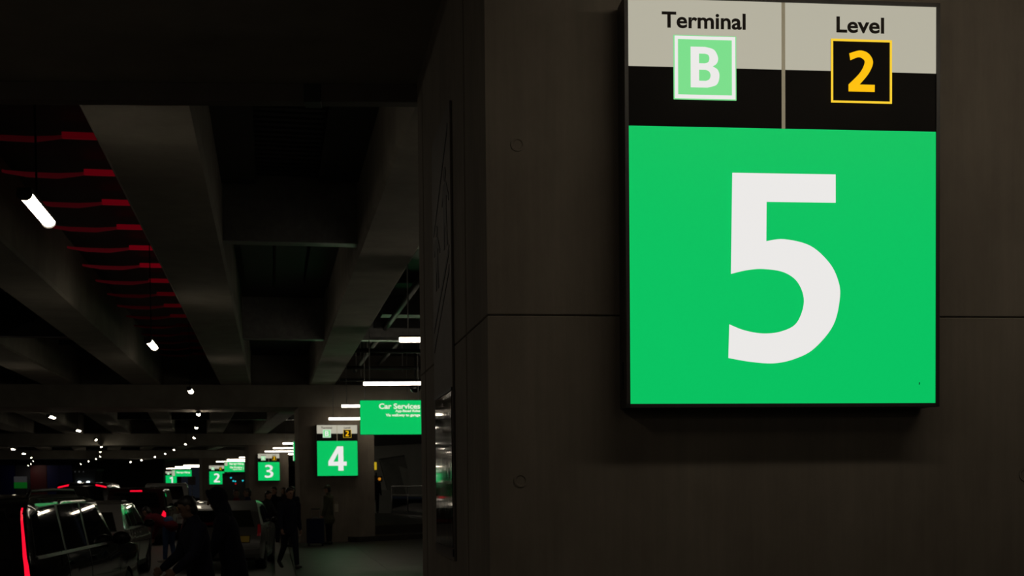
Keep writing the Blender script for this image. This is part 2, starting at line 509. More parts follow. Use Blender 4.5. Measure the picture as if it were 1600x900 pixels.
for a, b in ((5, 4), (4, 3), (3, 2), (2, 1)):
    fr = BAY[a]
    L_ = (FR[b].o - FR[a].o).length
    for k, (u0, u1) in enumerate(GE):
        if a != 5 and k < 1: continue
        c = .035
        prof = [(u0 + c, CAP_Z1), (u1 - c, CAP_Z1), (u1, CAP_Z1 + c), (u1, DECK), (u0, DECK), (u0, CAP_Z1 + c)]
        mb = MB()
        v0 = 2.2 if a == 5 else 1.5
        mb.prism([(p, 0, z) for p, z in prof], (0, L_ - v0 + 1.2, 0))
        mb.build('girder', 'beam_concrete', loc=fr.p(0, v0), yaw=fr.yaw, kind='structure', label=f'{nm[k]}, in the {bayname[a]}')

# deck relief: corrugation, cross beams between girders, red ribs
fr = BAY[5]
uA, uB, uC = GE[6], GE[7], GE[5]
mb = MB()
for i in range(60):
    v = 5.2 + i * .195
    mb.box(uA[1] + .42, uB[0] - .02, v, v + .10, DECK - .05, DECK + .01)
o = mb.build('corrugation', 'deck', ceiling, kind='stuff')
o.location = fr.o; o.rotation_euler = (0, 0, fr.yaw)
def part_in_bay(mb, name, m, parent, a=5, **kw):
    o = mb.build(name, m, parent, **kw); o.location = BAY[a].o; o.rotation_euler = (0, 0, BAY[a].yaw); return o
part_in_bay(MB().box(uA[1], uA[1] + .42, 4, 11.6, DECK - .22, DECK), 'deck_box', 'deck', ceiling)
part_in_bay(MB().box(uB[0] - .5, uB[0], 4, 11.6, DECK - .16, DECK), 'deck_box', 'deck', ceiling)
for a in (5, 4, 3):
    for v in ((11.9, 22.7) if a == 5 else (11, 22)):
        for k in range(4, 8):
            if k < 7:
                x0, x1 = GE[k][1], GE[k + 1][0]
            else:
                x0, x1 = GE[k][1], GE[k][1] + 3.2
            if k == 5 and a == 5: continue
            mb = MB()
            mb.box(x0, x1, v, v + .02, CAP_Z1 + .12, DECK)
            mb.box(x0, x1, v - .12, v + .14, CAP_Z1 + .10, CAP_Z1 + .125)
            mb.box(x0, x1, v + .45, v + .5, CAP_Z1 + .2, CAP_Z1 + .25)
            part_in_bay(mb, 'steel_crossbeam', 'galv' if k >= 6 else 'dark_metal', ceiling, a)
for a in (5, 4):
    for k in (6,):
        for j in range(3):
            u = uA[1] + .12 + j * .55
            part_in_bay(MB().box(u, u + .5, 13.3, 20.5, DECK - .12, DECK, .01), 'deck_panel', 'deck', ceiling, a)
# red ribs, glow put in as emission: straight and sagging length each
RIB_GLOW = {1: .4, 2: .65, 3: .7, 4: .7, 5: .85, 6: .85, 7: .5, 8: .25, 9: .25, 10: .14}  # painted glow per rib, fading down the bay
def rib_glow_mats(k):
    if not k: return 'red_paint', 'red_paint'  # ribs past the fade keep the plain red
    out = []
    for q, c in (('strip', lin(92, 0, 12)), ('sag', lin(52, 3, 8))):  # sagging half dimmer, the glow fading leftwards
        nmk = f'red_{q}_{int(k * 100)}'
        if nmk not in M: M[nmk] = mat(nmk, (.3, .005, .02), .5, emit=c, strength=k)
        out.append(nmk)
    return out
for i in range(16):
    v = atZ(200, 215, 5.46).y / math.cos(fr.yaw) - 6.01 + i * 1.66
    ms, mc = rib_glow_mats(RIB_GLOW.get(i, 0))
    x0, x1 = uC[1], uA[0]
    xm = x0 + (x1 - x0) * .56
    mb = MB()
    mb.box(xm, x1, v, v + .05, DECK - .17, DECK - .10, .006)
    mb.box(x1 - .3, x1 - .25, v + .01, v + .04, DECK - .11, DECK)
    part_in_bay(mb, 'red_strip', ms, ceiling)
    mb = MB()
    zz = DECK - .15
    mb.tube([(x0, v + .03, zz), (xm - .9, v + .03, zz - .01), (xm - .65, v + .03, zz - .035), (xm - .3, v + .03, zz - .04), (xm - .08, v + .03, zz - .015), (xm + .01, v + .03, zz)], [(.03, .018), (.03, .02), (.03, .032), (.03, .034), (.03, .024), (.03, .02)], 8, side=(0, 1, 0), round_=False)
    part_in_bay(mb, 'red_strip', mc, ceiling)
for i in range(14):
    v = 6 + i * 1.9
    part_in_bay(MB().box(GE[4][1], uC[0], v, v + .1, DECK - .18, DECK - .06, .006), 'deck_rib', 'deck', ceiling)
# pipes over the sidewalk
pp = empty('ceiling_pipes', BAY[5].p(uB[1], 0), BAY[5].yaw, label='steel pipes under the ceiling over the sidewalk, right of the lit girder', cat='pipe')
for (v, z, r) in ((24.6, 4.72, .05), (28.6, 4.70, .045), (31.2, 4.6, .04)):
    MB().tube([(0.02, v, z), (9, v, z)], [r, r], 10, round_=False).build('cross_pipe', 'dark_metal', pp, True)
for (x, v0, v1, z) in ((.55, 8, 33, 5.0), (1.25, 8, 33, 5.2)):
    MB().tube([(x, v0, z), (x, v1, z)], [.06, .06], 10, round_=False).build('long_pipe', 'dark_metal', pp, True)
for v in (20.5, 22.6):
    MB().box(.3, 4, v, v + .5, 5.0, 5.4).build('duct', 'dark_metal', pp)
for x, v in ((.3, 24.6), (1.5, 24.6), (3, 24.6), (.3, 28.6), (1.5, 28.6), (.6, 31.2), (2.4, 31.2)):
    MB().tube([(x, v, 4.6), (x, v, DECK)], [.012, .012], 6, round_=False).build('hanger_rod', 'galv', pp)

# side wall of the terminal and the far end
mb = MB()
pts = []
for i in range(len(line) - 1):
    t = (line[i + 1] - line[i]).normalized(); n = Vector((t.y, -t.x, 0))
    a, b = line[i] + n * 15, line[i + 1] + n * 15
    mb.prism([Vector((p.x, p.y, -.1)) for p in (a, b, b + n * .3, a + n * .3)], (0, 0, DECK + .1))
mb.build('wall_right', 'far_wall', kind='structure', label='dark terminal wall along the inner side of the sidewalk')
fw0, fw1 = atY(-160, 760, 127), atY(256, 760, 141)
mb = MB(); mb.prism([Vector((p.x, p.y, -.35)) for p in (fw0, fw1, fw1 + Vector((0, .5, 0)), fw0 + Vector((0, .5, 0)))], (0, 0, 7))
mb.build('wall_back', 'far_wall', kind='structure', label='dark end wall far down the roadway')

# ------------------------------------------------------------------ gate signs
G5 = cr_outline([[(-.199, .8563)], [(.198, .8563)], [(.198, .751)], [(-.0685, .751)],
                 [(-.0700, .6050), (-.0014, .6131), (.0983, .5902), (.1709, .5295), (.2060, .4650), (.2143, .3986), (.1884, .2938), (.1152, .2069), (.0424, .1681), (-.039, .1505), (-.1289, .1555), (-.2165, .170)],
                 [(-.2125, .2951), (-.1554, .2733), (-.0836, .2617), (-.0115, .2701), (.0474, .3029), (.0748, .3812), (.0524, .4508), (-.0018, .4898), (-.0828, .5017), (-.1457, .4964), (-.2056, .4824)]])
G2 = cr_outline([[(.25, 1.3055), (.2918, 1.3171), (.3252, 1.3059), (.3419, 1.2744), (.325, 1.2325), (.2897, 1.1909)],
                 [(.3487, 1.1909)], [(.3483, 1.1648)], [(.2472, 1.1648)],
                 [(.2473, 1.1905), (.2915, 1.2349), (.3101, 1.2736), (.2984, 1.2892), (.2817, 1.2914), (.2543, 1.2801)]])
GB = [cr_outline([[(-.356, 1.3145)], [(-.3013, 1.3147), (-.268, 1.305), (-.2526, 1.2769), (-.2575, 1.2555), (-.2734, 1.2442)], [(-.2734, 1.2442), (-.254, 1.232), (-.2477, 1.2081), (-.258, 1.178), (-.2929, 1.1664)], [(-.356, 1.1664)]]),
      cr_outline([[(-.3245, 1.2903)], [(-.303, 1.2903), (-.2895, 1.2860), (-.2852, 1.2732), (-.2895, 1.2600), (-.303, 1.2545)], [(-.3245, 1.2545)]]),
      cr_outline([[(-.3245, 1.2315)], [(-.299, 1.2315), (-.2860, 1.2250), (-.2809, 1.2116), (-.2860, 1.1970), (-.299, 1.1905)], [(-.3245, 1.1905)]])]
def fit(lp, x0, z0, h, wd=None):
    xs, zs = [p[0] for p in lp], [p[1] for p in lp]
    s = h / (max(zs) - min(zs)); sx = s if wd is None else wd / (max(xs) - min(xs))
    return [(x0 + (x - (min(xs) + max(xs)) / 2) * sx, z0 + (z - min(zs)) * s) for x, z in lp]
G3 = cr_outline([[(.06, .96), (.28, 1.0), (.50, .96), (.62, .84), (.61, .68), (.54, .58), (.42, .53)], [(.42, .53), (.57, .48), (.66, .37), (.66, .22), (.55, .07), (.32, 0), (.12, .01), (0, .05)],
                 [(.02, .2), (.15, .16), (.3, .15), (.42, .2), (.46, .29), (.42, .39), (.3, .44), (.15, .45)], [(.15, .59), (.3, .60), (.4, .65), (.43, .73), (.38, .82), (.26, .86), (.16, .845), (.07, .81)]])
G1 = [(.34, 1), (.54, 1), (.54, 0), (.33, 0), (.33, .76), (.12, .66), (.04, .82)]
G4 = [(-.002, .8714), (.1756, .8714), (.1756, .4207), (.2684, .4207), (.2684, .3005), (.1756, .3005), (.1756, .1542), (.0217, .1542), (.0217, .3005), (-.2684, .3005), (-.2684, .4267)]
G4h = [(.0217, .6811), (.0217, .4207), (-.1164, .4207)]
NUM = {5: [G5], 4: [fit(G4, -.0, .150, .715)], 3: [fit(G3, .0, .150, .72)], 2: [fit(G2, .0, .150, .72)], 1: [fit(G1, 0, .150, .72)]}
s4 = .715 / (.8714 - .1542)
NUM[4].append([(x * s4, .150 + (z - .1542) * s4) for x, z in G4h])
def rect(x0, x1, z0, z1): return [(x0, z0), (x1, z0), (x1, z1), (x0, z1)]
SM = dict(num={n: with_mat(curve_mesh('numeral', NUM[n]), 'sign_num') for n in NUM},
          term=with_mat(text_mesh('terminal_lettering', 'Terminal', -.4631, -.1463, 1.3818, 1.4412, .022), 'ink'),
          level=with_mat(text_mesh('level_lettering', 'Level', .2017, .3865, 1.3822, 1.4418, .022), 'ink'),
          b=with_mat(curve_mesh('badge_letter', GB), 'sign_num'), two=with_mat(curve_mesh('badge_number', [G2]), 'yellow'),
          rimB=with_mat(curve_mesh('badge_border', [rect(-.416, -.1872, 1.1255, 1.353), rect(-.4040, -.2000, 1.139, 1.3416)], .003), 'sign_num'),
          rim2=with_mat(curve_mesh('badge_border', [rect(.1795, .4155, 1.1225, 1.3578), rect(.1872, .4078, 1.1298, 1.3502)], .003), 'rimyellow'))
def gate_sign(n, label):
    c, yaw = ROW[n]
    b = FR[n].o + Vector((0, 0, c.z - SIGN_H / 2))
    root = empty('gate_sign', b, yaw, label=label, cat='sign', group='lit gate number signs on the piers')
    W2, H = SIGN_W / 2, SIGN_H
    fy = -SIGN_D           # face plane
    MB().box(-W2 - .012, W2 + .012, fy + .004, -.012, -.012, H + .012, .003).build('cabinet', 'cab', root)
    mb = MB()
    for q in ((-W2 - .014, -W2, -.014, H + .014), (W2, W2 + .014, -.014, H + .014)):
        mb.box(q[0], q[1], fy - .006, fy + .02, q[2], q[3])
    mb.box(-W2 - .013, W2 + .013, fy - .006, fy + .02, -.014, 0); mb.box(-W2 - .013, W2 + .013, fy - .006, fy + .02, H, H + .014)
    mb.build('face_frame', 'cab', root)
    for sx in (-1, 1):
        mb = MB(); mb.box(sx * (W2 - .1) - .05, sx * (W2 - .1) + .05, -.016, 0, .1, H - .1); mb.build('wall_bracket', 'cab', root)
    mb = MB(); mb.box(-W2 - .018, -W2 - .011, -.09, -.05, .06, .16); mb.build('side_latch', 'dark_metal', root)
    MB().box(-W2, W2, fy, fy + .006, 0, 1.0225).build('number_panel', 'sign_green', root)
    for x0, x1 in ((-W2, -.0095), (.0045, W2)):
        MB().box(x0, x1, fy, fy + .006, 1.2400, H).build('header_panel', 'sign_white', root)
        MB().box(x0, x1, fy, fy + .006, 1.0240, 1.2400).build('header_band', 'sign_black', root)
    MB().box(-.0092, .0042, fy - .001, fy + .006, 1.0235, H).build('divider', 'divider', root)
    inst('numeral', SM['num'][n], root, (0, fy - .001, 0))
    inst('terminal_lettering', SM['term'], root, (0, fy - .0008, 0))
    inst('level_lettering', SM['level'], root, (0, fy - .0008, 0))
    bg = MB().box(-.4200, -.1830, fy - .003, fy, 1.1220, 1.3565).build('terminal_badge', 'badge_green', root)
    inst('badge_border', SM['rimB'], bg, (0, fy - .0042, 0)); inst('badge_letter', SM['b'], bg, (0, fy - .0042, 0))
    bk = MB().box(.1795, .4155, fy - .003, fy, 1.1225, 1.3578).build('level_badge', 'sign_black', root)
    inst('badge_border', SM['rim2'], bk, (0, fy - .0042, 0)); inst('badge_number', SM['two'], bk, (0, fy - .0042, 0))
    if n == 5:
        mb = MB(); mb.box(.525, .528, fy - .001, fy, .07, .079); mb.build('scuff_mark', 'ink', root)
    return root
gate_sign(5, 'huge lit green gate sign with a white 5 on the near pier')
gate_sign(4, 'lit green gate sign with a white 4, beside the hanging car services sign')
gate_sign(3, 'lit green gate sign with a white 3 on the middle pier')
gate_sign(2, 'small lit green gate sign with a white 2')
gate_sign(1, 'farthest lit green gate sign with a white 1')

# hanging direction signs
def hang_sign(l, r, t, b, Y, yaw, texts, label, rods=True, bands=None, arrow=None):
    c = atY((l + r) / 2, (t + b) / 2, Y)
    w_, h_ = (atY(r, 700, Y) - atY(l, 700, Y)).x / math.cos(yaw) , (atY((l + r) / 2, t, Y) - atY((l + r) / 2, b, Y)).z
    root = empty('hanging_sign', (c.x, c.y, c.z - h_ / 2), yaw, label=label, cat='sign', group='hanging green direction signs')
    MB().box(-w_ / 2, w_ / 2, -.07, .07, 0, h_, .004).build('cabinet', 'cab', root)
    MB().box(-w_ / 2 + .008, w_ / 2 - .008, -.076, -.07, .008, h_ - .008).build('face_panel', 'sign_green', root)
    for (s, x0, x1, z0, z1, wt) in texts:
        me = with_mat(text_mesh('lettering', s, -w_ / 2 + x0 * w_, -w_ / 2 + x1 * w_, z0 * h_, z1 * h_, wt), 'text')
        inst('lettering', me, root, (0, -.0775, 0))
    for (x0, x1, z0, z1, m) in bands or ():
        MB().box(-w_ / 2 + x0 * w_, -w_ / 2 + x1 * w_, -.0785, -.0765, z0 * h_, z1 * h_).build('face_mark', m, root)
    if rods:
        for x in (-w_ * .42, w_ * .42):
            MB().tube([(x, 0, h_), (x, 0, ceiling_at(c + Vector((x, 0, 0))) - c.z + h_ / 2 - .002)], [.012, .012], 6, round_=False).build('hanger_rod', 'galv', root)
    return root
hang_sign(563, 661.5, 625.5, 679.5, 30, R(6), [('Car Services', .30, .945, .745, .905, .028), ('App-Based Rides', .555, .945, .63, .725, .034), ('Via walkway to garage', .405, .945, .505, .61, .034)],
          'green hanging sign reading Car Services, beside the near pier', bands=[(.972, .979, .62, .88, 'text')])
hang_sign(351.3, 381, 721, 737.5, 95, R(17), [('Passenger Pick-up', .25, .97, .62, .88, .05), ('Car Services', .27, .88, .34, .54, .05), ('App-Based Rides', .42, .88, .16, .30, .05)],
          'green hanging sign with two rows of writing next to sign 2', bands=[(.02, .16, .60, .96, 'sign_white'), (.94, .96, .2, .5, 'text')])
hang_sign(269.5, 298, 734.5, 744.5, 130, R(20), [('Passenger Pick-up', .25, .92, .42, .78, .05)], 'low green hanging sign overlapping the top of sign 1', bands=[(.02, .16, .1, .95, 'sign_white')])
hang_sign(458.6, 505, 690, 720, 53, R(11), [('Car Services', .4, .945, .745, .905, .03)], 'green hanging sign mostly hidden behind the pier with sign 4', bands=[(.0, .012, .0, 1, 'text')])

# ------------------------------------------------------------------ lamps
def walk_lamp(P, yaw, label, length=2.4):
    root = empty('strip_light', P, yaw, label=label, cat='lamp', group='strip lights hung over the sidewalk')
    MB().box(0, length, -.035, .035, 0, .058, .010).build('lens', 'walk_lens', root)
    MB().box(-.004, length + .004, -.055, .055, .058, .085, .004).build('housing', 'dark_metal', root)
    for x in (.12, length - .12):
        MB().tube([(x, 0, .08), (x, 0, ceiling_at(P + Vector((x, 0, 0))) - P.z - .002)], [.009, .009], 6, round_=False).build('hanger_rod', 'galv', root)
LZ = 3.58
wl = [(624, 534.5, 'walkway strip light upper right, partly hidden by the near pier'), (568, 602, 'long walkway strip light above the hanging car services sign'),
      (534, 636.5, 'upper short walkway strip light left of the hanging car services sign'), (514, 656, 'walkway strip light just above sign 4'),
      (442, 694, 'topmost of the lit strips above and right of sign 3'), (427, 701.3, 'second lit strip down above sign 3'), (414, 706.3, 'third lit strip down, touching the top of sign 3'), (449, 710.5, 'tiny lit strip right of sign 3'),
      (374, 715.5, 'topmost of the lit strips above sign 2'), (355, 719, 'second lit strip above the hanging sign near sign 2'), (338, 722, 'lowest lit strip above sign 2'),
      (287, 727.8, 'topmost of the lit strips above the farthest gate sign'), (274, 730, 'second lit strip above the farthest gate sign'), (260, 732.5, 'lowest lit strip above the farthest gate sign')]
for i, (x, y, lb) in enumerate(wl):
    P = atZ(x, y, LZ)
    yw = R(2.0) if i < 4 else R(4)
    walk_lamp(P, yw, lb)
# the next lamps of the same row, nearer than the picture shows
p0, p1 = atZ(568, 602, LZ), atZ(624, 534.5, LZ)
dl = (p1 - p0)
walk_lamp(p1 + dl, R(2), 'walkway strip light hidden behind the near pier')
walk_lamp(Vector((.62, 3.60, LZ)), R(2), 'walkway strip light above the viewer, lighting the near sign')
for i, (x, y) in enumerate(((2.0, -3.0), (3.2, -9.6), (4.4, -16.2))):
    walk_lamp(Vector((x, y, LZ)), R(2), ('first', 'second', 'third')[i] + ' walkway strip light behind the viewer')
sec = ['first', 'second', 'third', 'fourth', 'fifth', 'sixth', 'seventh']
for i in range(6):
    walk_lamp(BAY[5].p(5.6, 14.0 + i * 6.8, LZ), R(4), f'{sec[i]} strip light of the deeper walkway row behind the near pier', 1.2)

def road_lamp(P, yaw, label):
    root = empty('roadway_lamp', P, yaw, label=label, cat='lamp', group='roadway lamps under the deck')
    mb = MB()
    L_, r = .53, .055
    rings = []
    for y in (-L_, L_):
        rings.append([mb.bm.verts.new((r * math.cos(a), y, -r * .8 * math.sin(a) + .02)) for a in [PI * k / 10 for k in range(11)]])
    for k in range(10): mb.bm.faces.new((rings[0][k], rings[0][k + 1], rings[1][k + 1], rings[1][k]))
    mb.bm.faces.new((rings[0][0], rings[1][0], rings[1][-1], rings[0][-1]))
    mb.bm.faces.new(rings[0]); mb.bm.faces.new(rings[1][::-1])
    mb.build('lens', 'road_lens', root)
    MB().box(-.055, .055, -L_ - .02, L_ + .02, .02, .06, .008).build('housing', 'dark_metal', root)
    for y in (-L_ - .012, L_ + .012):
        mb = MB(); mb.tube([(0, y - .006, .012), (0, y + .006, .012)], [(.060, .05), (.060, .05)], 14, side=(1, 0, 0), round_=False); mb.build('end_cap', 'dark_metal', root)
    MB().box(-.008, .008, -.008, .008, .06, max(.085, ceiling_at(P) - P.z - .002)).build('stem', 'print', root)
    return root
RLZ = 3.90
ordn = ['nearest', 'second', 'third', 'fourth', 'fifth', 'sixth', 'seventh', 'eighth', 'ninth', 'tenth', 'eleventh', 'twelfth']
rows = [('right-hand', [(58, 329), (236.5, 539), (297, 611), (310, 647), (307, 668), (304, 684), (291, 694), (273, 703), (259, 709), (243, 714), (222, 719), (205, 722)]),
        ('middle', [(80, 652), (121, 673), (149, 687), (158, 698), (157, 706), (157, 713), (151, 717), (139, 721), (127, 725)]),
        ('left-hand', [(19, 702), (36, 709), (48, 715), (52, 720), (49, 725), (45, 727.5)])]
for rn, ptsl in rows:
    Ps = [atZ(x, y, RLZ) for x, y in ptsl]
    for i, P in enumerate(Ps):
        q = Ps[min(i + 1, len(Ps) - 1)] - Ps[max(i - 1, 0)]
        yaw = math.atan2(-q.x, q.y) if i > 1 else BAY[5].yaw
        road_lamp(P, yaw, f'{ordn[i]} roadway lamp from the viewer in the {rn} row of white lamps')
# the same rows go on towards and past the viewer, outside the frame
hid = ['first', 'second', 'third', 'fourth', 'fifth', 'sixth', 'seventh', 'eighth']
for (rn, ptsl), cnt in zip(rows, (4, 7, 8)):
    A = atZ(*ptsl[0], RLZ)
    q = -BAY[5].v * 9.4
    for k in range(cnt):
        road_lamp(A + q * (k + 1), BAY[5].yaw, f'{hid[k]} roadway lamp of the {rn} row outside the frame')

# dome camera under the second strip light
P = atY(649, 606, 34)
dome = empty('dome_camera', P, 0, label='dark glass dome camera hanging under the long strip light', cat='camera')
mb = MB(); mb.ball((0, 0, 0), (.145, .145, .13), u=20, v=12); mb.build('dome', 'dome', dome, True)
MB().lathe([(.0001, .10), (.155, .10), (.16, .0), (.145, -.005), (.0001, -.005)], 'z', 20).build('collar', 'dark_metal', dome)
MB().tube([(0, 0, .09), (0, 0, ceiling_at(P) - P.z - .002)], [.02, .02], 8, round_=False).build('stem', 'dark_metal', dome)

# ------------------------------------------------------------------ panel on the left side of the near pier
sd = R(9.4)
def side_at(v):  # point on the left face of pier 5
    return f5.p(-1.105 - math.tan(sd - f5.yaw) * v, v)
pb = side_at(1.95)
# local frame: x runs towards the viewer along the face, -y points out of the pier
pan = empty('side_panel', (pb.x, pb.y, 1.30), sd - PI / 2, label='narrow glossy notice panel on the shaded left side of the near pier', cat='panel')
def side_px(x):
    # v of a pixel column on that face
    d = ray(x, 700); k = d.x / d.y
    A = side_at(0); B = side_at(1)
    dx, dy = B.x - A.x, B.y - A.y
    return (k * A.y - A.x) / (dx - k * dy)
xa, xb = 1.95 - side_px(683), 1.95 - side_px(712)
xa, xb = min(xa, xb), max(xa, xb)
MB().box(xa, xb, -.012, -.001, 0, 2.1, .003).build('backing', 'boardgrey', pan)
fm = MB()
MB().box(xa + .08, xb - .02, -.016, -.012, .06, .78).build('film_sheet', 'film', pan)
for za, zb in ((.02, .055), (.785, .80)): MB().box(xa + .05, xb, -.019, -.012, za, zb).build('frame_bar', 'dark_metal', pan)
xw = xb - xa
def pz(z): return z
dm = curve_mesh('pictogram', [[(xa + .06, 1.62), (xb - .08, 2.02), (xb - .08, 1.99), (xa + .09, 1.62)],
                              [(xb - .06, 1.42), (xa + .05, 1.13), (xa + .05, 1.16), (xb - .06, 1.46)],
                              [(xb - .06, 1.34), (xa + .05, 1.03), (xa + .05, 1.055), (xb - .06, 1.37)]], .002)
inst('pictogram_border', with_mat(dm, 'print'), pan, (0, -.0135, 0))  # mirrored crossing sign drawn on the panel as flat dark shapes
def ped(cx, z0, h, wd):  # figure of the same painted reflection
    q = [(-.1, 0), (-.02, 0), (.02, .32), (.1, 0), (.2, 0), (.12, .45), (.14, .62), (.3, .5), (.32, .56), (.12, .8), (-.1, .8), (-.24, .6), (-.18, .56), (-.1, .66)]
    hd = [(.02 + .09 * math.cos(a), .91 + .09 * math.sin(a)) for a in [2 * PI * k / 12 for k in range(12)]]
    return [[(cx + x * wd, z0 + z * h) for x, z in s] for s in (q, hd)]
inst('walking_figure', with_mat(curve_mesh('walking_figure', ped(xb - .22, 1.47, .38, .55), .002), 'print'), pan, (0, -.0135, 0))
inst('walking_figure', with_mat(curve_mesh('walking_figure', ped(xa + .2, 1.33, .32, .5), .002), 'print'), pan, (0, -.0135, 0))

# ------------------------------------------------------------------ right background: walkway to the garage
PZ = .42
pf = [atZ(560, 839, .15), atZ(1000, 818, .15)]
fd = (pf[1] - pf[0]).normalized(); fn = Vector((-fd.y, fd.x, 0))
mb = MB()
mb.prism([Vector((p.x, p.y, 0)) for p in (pf[0], pf[1], pf[1] + fn * 1.2, pf[0] + fn * 1.2)], (0, 0, .15))
mb.build('step', 'paver', kind='structure', label='low concrete step across the walkway behind the near pier')
mb = MB()
q0, q1 = pf[0] + fn * 1.2, pf[1] + fn * 1.2
mb.prism([Vector((p.x, p.y, 0)) for p in (q0, q1, q1 + fn * 45, q0 + fn * 45)], (0, 0, PZ))
mb.build('walkway_platform', 'paver', kind='structure', label='raised walkway floor behind the step')
YW = 66
def wpoly(mb, pts, Y, th):
    P = [atY(x, y, Y) for x, y in pts]
    mb.prism(P, (0, th, 0))
root = empty('stair_wall', atY(620, 812, YW), 0, kind='structure', label='grey concrete wall with a slanted opening behind the railing')
def wpart(name, m, pts, Y, th):
    mb = MB(); wpoly(mb, pts, Y, th)
    for v in mb.bm.verts: v.co -= root.location
    return mb.build(name, m, root)
M['pale_conc'] = grain(mat('pale_concrete', (.3, .3, .28), .8), (.40, .41, .375), (.48, .49, .455), 1.5, 6, .15)
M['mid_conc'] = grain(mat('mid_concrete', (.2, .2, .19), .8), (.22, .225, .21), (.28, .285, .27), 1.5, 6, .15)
wpart('wall_panel', 'pale_conc', [(583, 697), (592, 717), (607, 775), (604, 815), (583, 815)], YW, .5)
wpart('wall_panel', 'pale_conc', [(583, 697), (720, 690), (720, 712), (632, 711), (592, 717)], YW, .5)
wpart('wall_panel', 'pale_conc', [(632, 711), (720, 712), (720, 812), (653, 812), (637, 733)], YW, .5)
wpart('stringer', 'pale_conc', [(623, 728), (637, 733), (652, 790), (640, 792)], YW + .9, .5)
wpart('opening_head', 'mid_conc', [(592, 717), (632, 711), (637, 733)], YW + .4, 1.2)
wpart('recess_back', 'mid_conc', [(585, 705), (660, 700), (660, 815), (585, 815)], YW + 1.9, .3)
wpart('upper_fascia', 'dark_metal', [(575, 650), (720, 640), (720, 690), (583, 697), (575, 697)], YW - .3, .3)
lw = empty('low_wall', atY(603, 812, 60), 0, kind='structure', label='low grey parapet left of the railing')
mb = MB(); P = [atY(x, y, 60) for x, y in ((588, 765), (617, 766), (619, 809), (588, 808))]
mb.prism([p - lw.location for p in P], (0, .3, 0)); mb.build('parapet', 'mid_conc', lw)

# railing
r0, r1 = atY(613, 806, 56), atY(790, 838, 45)
r0.z = r1.z = PZ
rd = (r1 - r0); rl = rd.length; ry = math.atan2(rd.y, rd.x)
rail = empty('railing', r0, ry, label='steel guard railing with a top and a middle rail behind the near pier', cat='railing')
MB().tube([(0, 0, 1.2), (rl, 0, 1.2)], [.03, .03], 8).build('top_rail', 'galv', rail, True)
MB().tube([(0, 0, .82), (rl, 0, .82)], [.025, .025], 8).build('middle_rail', 'galv', rail, True)
MB().box(0, rl, -.04, .04, 0, .12).build('kick_plate', 'dark_metal', rail)
npost = 6
pm = None
for k in range(npost + 1):
    x = rl * k / npost
    if pm is None:
        o = MB().tube([(0, 0, 0), (0, 0, 1.18)], [.028, .028], 8, round_=False).build('post', 'galv', rail, True); pm = o.data
    else: o = inst('post', pm, rail)
    o.location = (x, 0, 0)
    if k < npost:
        MB().box(x + .06, x + rl / npost - .06, -.006, .006, .16, .76).build('infill_panel', 'glass', rail)

# warning lamps on a post, and a thin yellow strip
P = atY(587.5, 748.5, 59)
wlp = empty('warning_lamp', (P.x, P.y, PZ), 0, label='pair of small amber warning lamps on a post above the guard', cat='lamp')
MB().tube([(0, .1, 0), (0, .1, P.z - PZ + .3)], [.04, .04], 8, round_=False).build('post', 'dark_metal', wlp)
for dx in (-.17, .17):
    h = MB().box(dx - .11, dx + .11, -.06, .1, P.z - PZ - .13, P.z - PZ + .13, .01).build('housing', 'dark_metal', wlp)
    MB().tube([(dx, -.075, P.z - PZ), (dx, -.06, P.z - PZ)], [.07, .07], 14, round_=False).build('amber_lens', 'amber', h)
P = atY(582.9, 728, 43.5)
ys = empty('edge_sign', P, R(78), label='thin yellow lit strip at the right edge of the pier with sign 4', cat='sign')
MB().box(-.3, .3, -.03, .03, -.13, .13, .005).build('cabinet', 'amber_strip', ys)
MB().tube([(0, 0, .12), (0, 0, ceiling_at(P) - P.z - .002)], [.012, .012], 6, round_=False).build('hanger_rod', 'galv', ys)

# ------------------------------------------------------------------ far left background
YB = 124
bw = empty('colored_hoarding', atY(55, 775, YB) * 1, 0, label='wall of dim blue and red boards far down the road on the left', cat='hoarding')
bw.location.z = -.15
def board(x0, x1, m, t=727):
    a, b = atY(x0, t, YB), atY(x1, t, YB)
    mb = MB(); mb.box(a.x - bw.location.x + .02, b.x - bw.location.x - .02, 0, .12, 0, a.z + .15, .01)
    o = mb.build('board', m, bw); return o
for x0, x1, m in ((-60, -30, 'red_board'), (-30, 0, 'blue_board'), (0, 23, 'blue_board'), (23, 47, 'grey_board'), (47, 73, 'red_board'), (73, 92, 'blue_board'), (92, 113, 'blue_board')):
    board(x0, x1, m)
P = atY(32, 766, 121)
ds = empty('dim_sign', (P.x, P.y, -.15), 0, label='dim small sign, grey above green, in front of the coloured boards', cat='sign')
z1, z2, z3 = (atY(32, y, 121).z + .15 for y in (763, 753.5, 744.5))
MB().box(-.6, .6, 0, .1, z1, z2, .01).build('lower_panel', 'dim_green', ds)
MB().box(-.6, .6, 0, .1, z2 + .01, z3, .01).build('upper_panel', 'dim_grey', ds)
for x in (-.5, .5): MB().box(x - .03, x + .03, .02, .08, 0, z1).build('leg', 'dark_metal', ds)
kx0, kx1 = atY(116.5, 770, 124), atY(150, 770, 124)
kb = empty('booth', ((kx0.x + kx1.x) / 2, 124, -.15), 0, label='dark booth with two white lamps at the far end of the road', cat='booth')
wb = (kx1.x - kx0.x) / 2
MB().box(-wb, wb, 0, 2, 0, 3.5, .03).build('body', 'far_wall', kb)
MB().box(-wb - .15, wb + .15, -.2, 2.2, 3.5, 3.7, .03).build('roof', 'dark_metal', kb)
for px in (124, 137.5):
    P = atY(px, 755.3, 123.9)
    mb = MB(); mb.ball((P.x - kb.location.x, -.08, P.z + .15), (.2, .08, .22)); mb.build('lamp_lens', 'white_lens', kb, True)
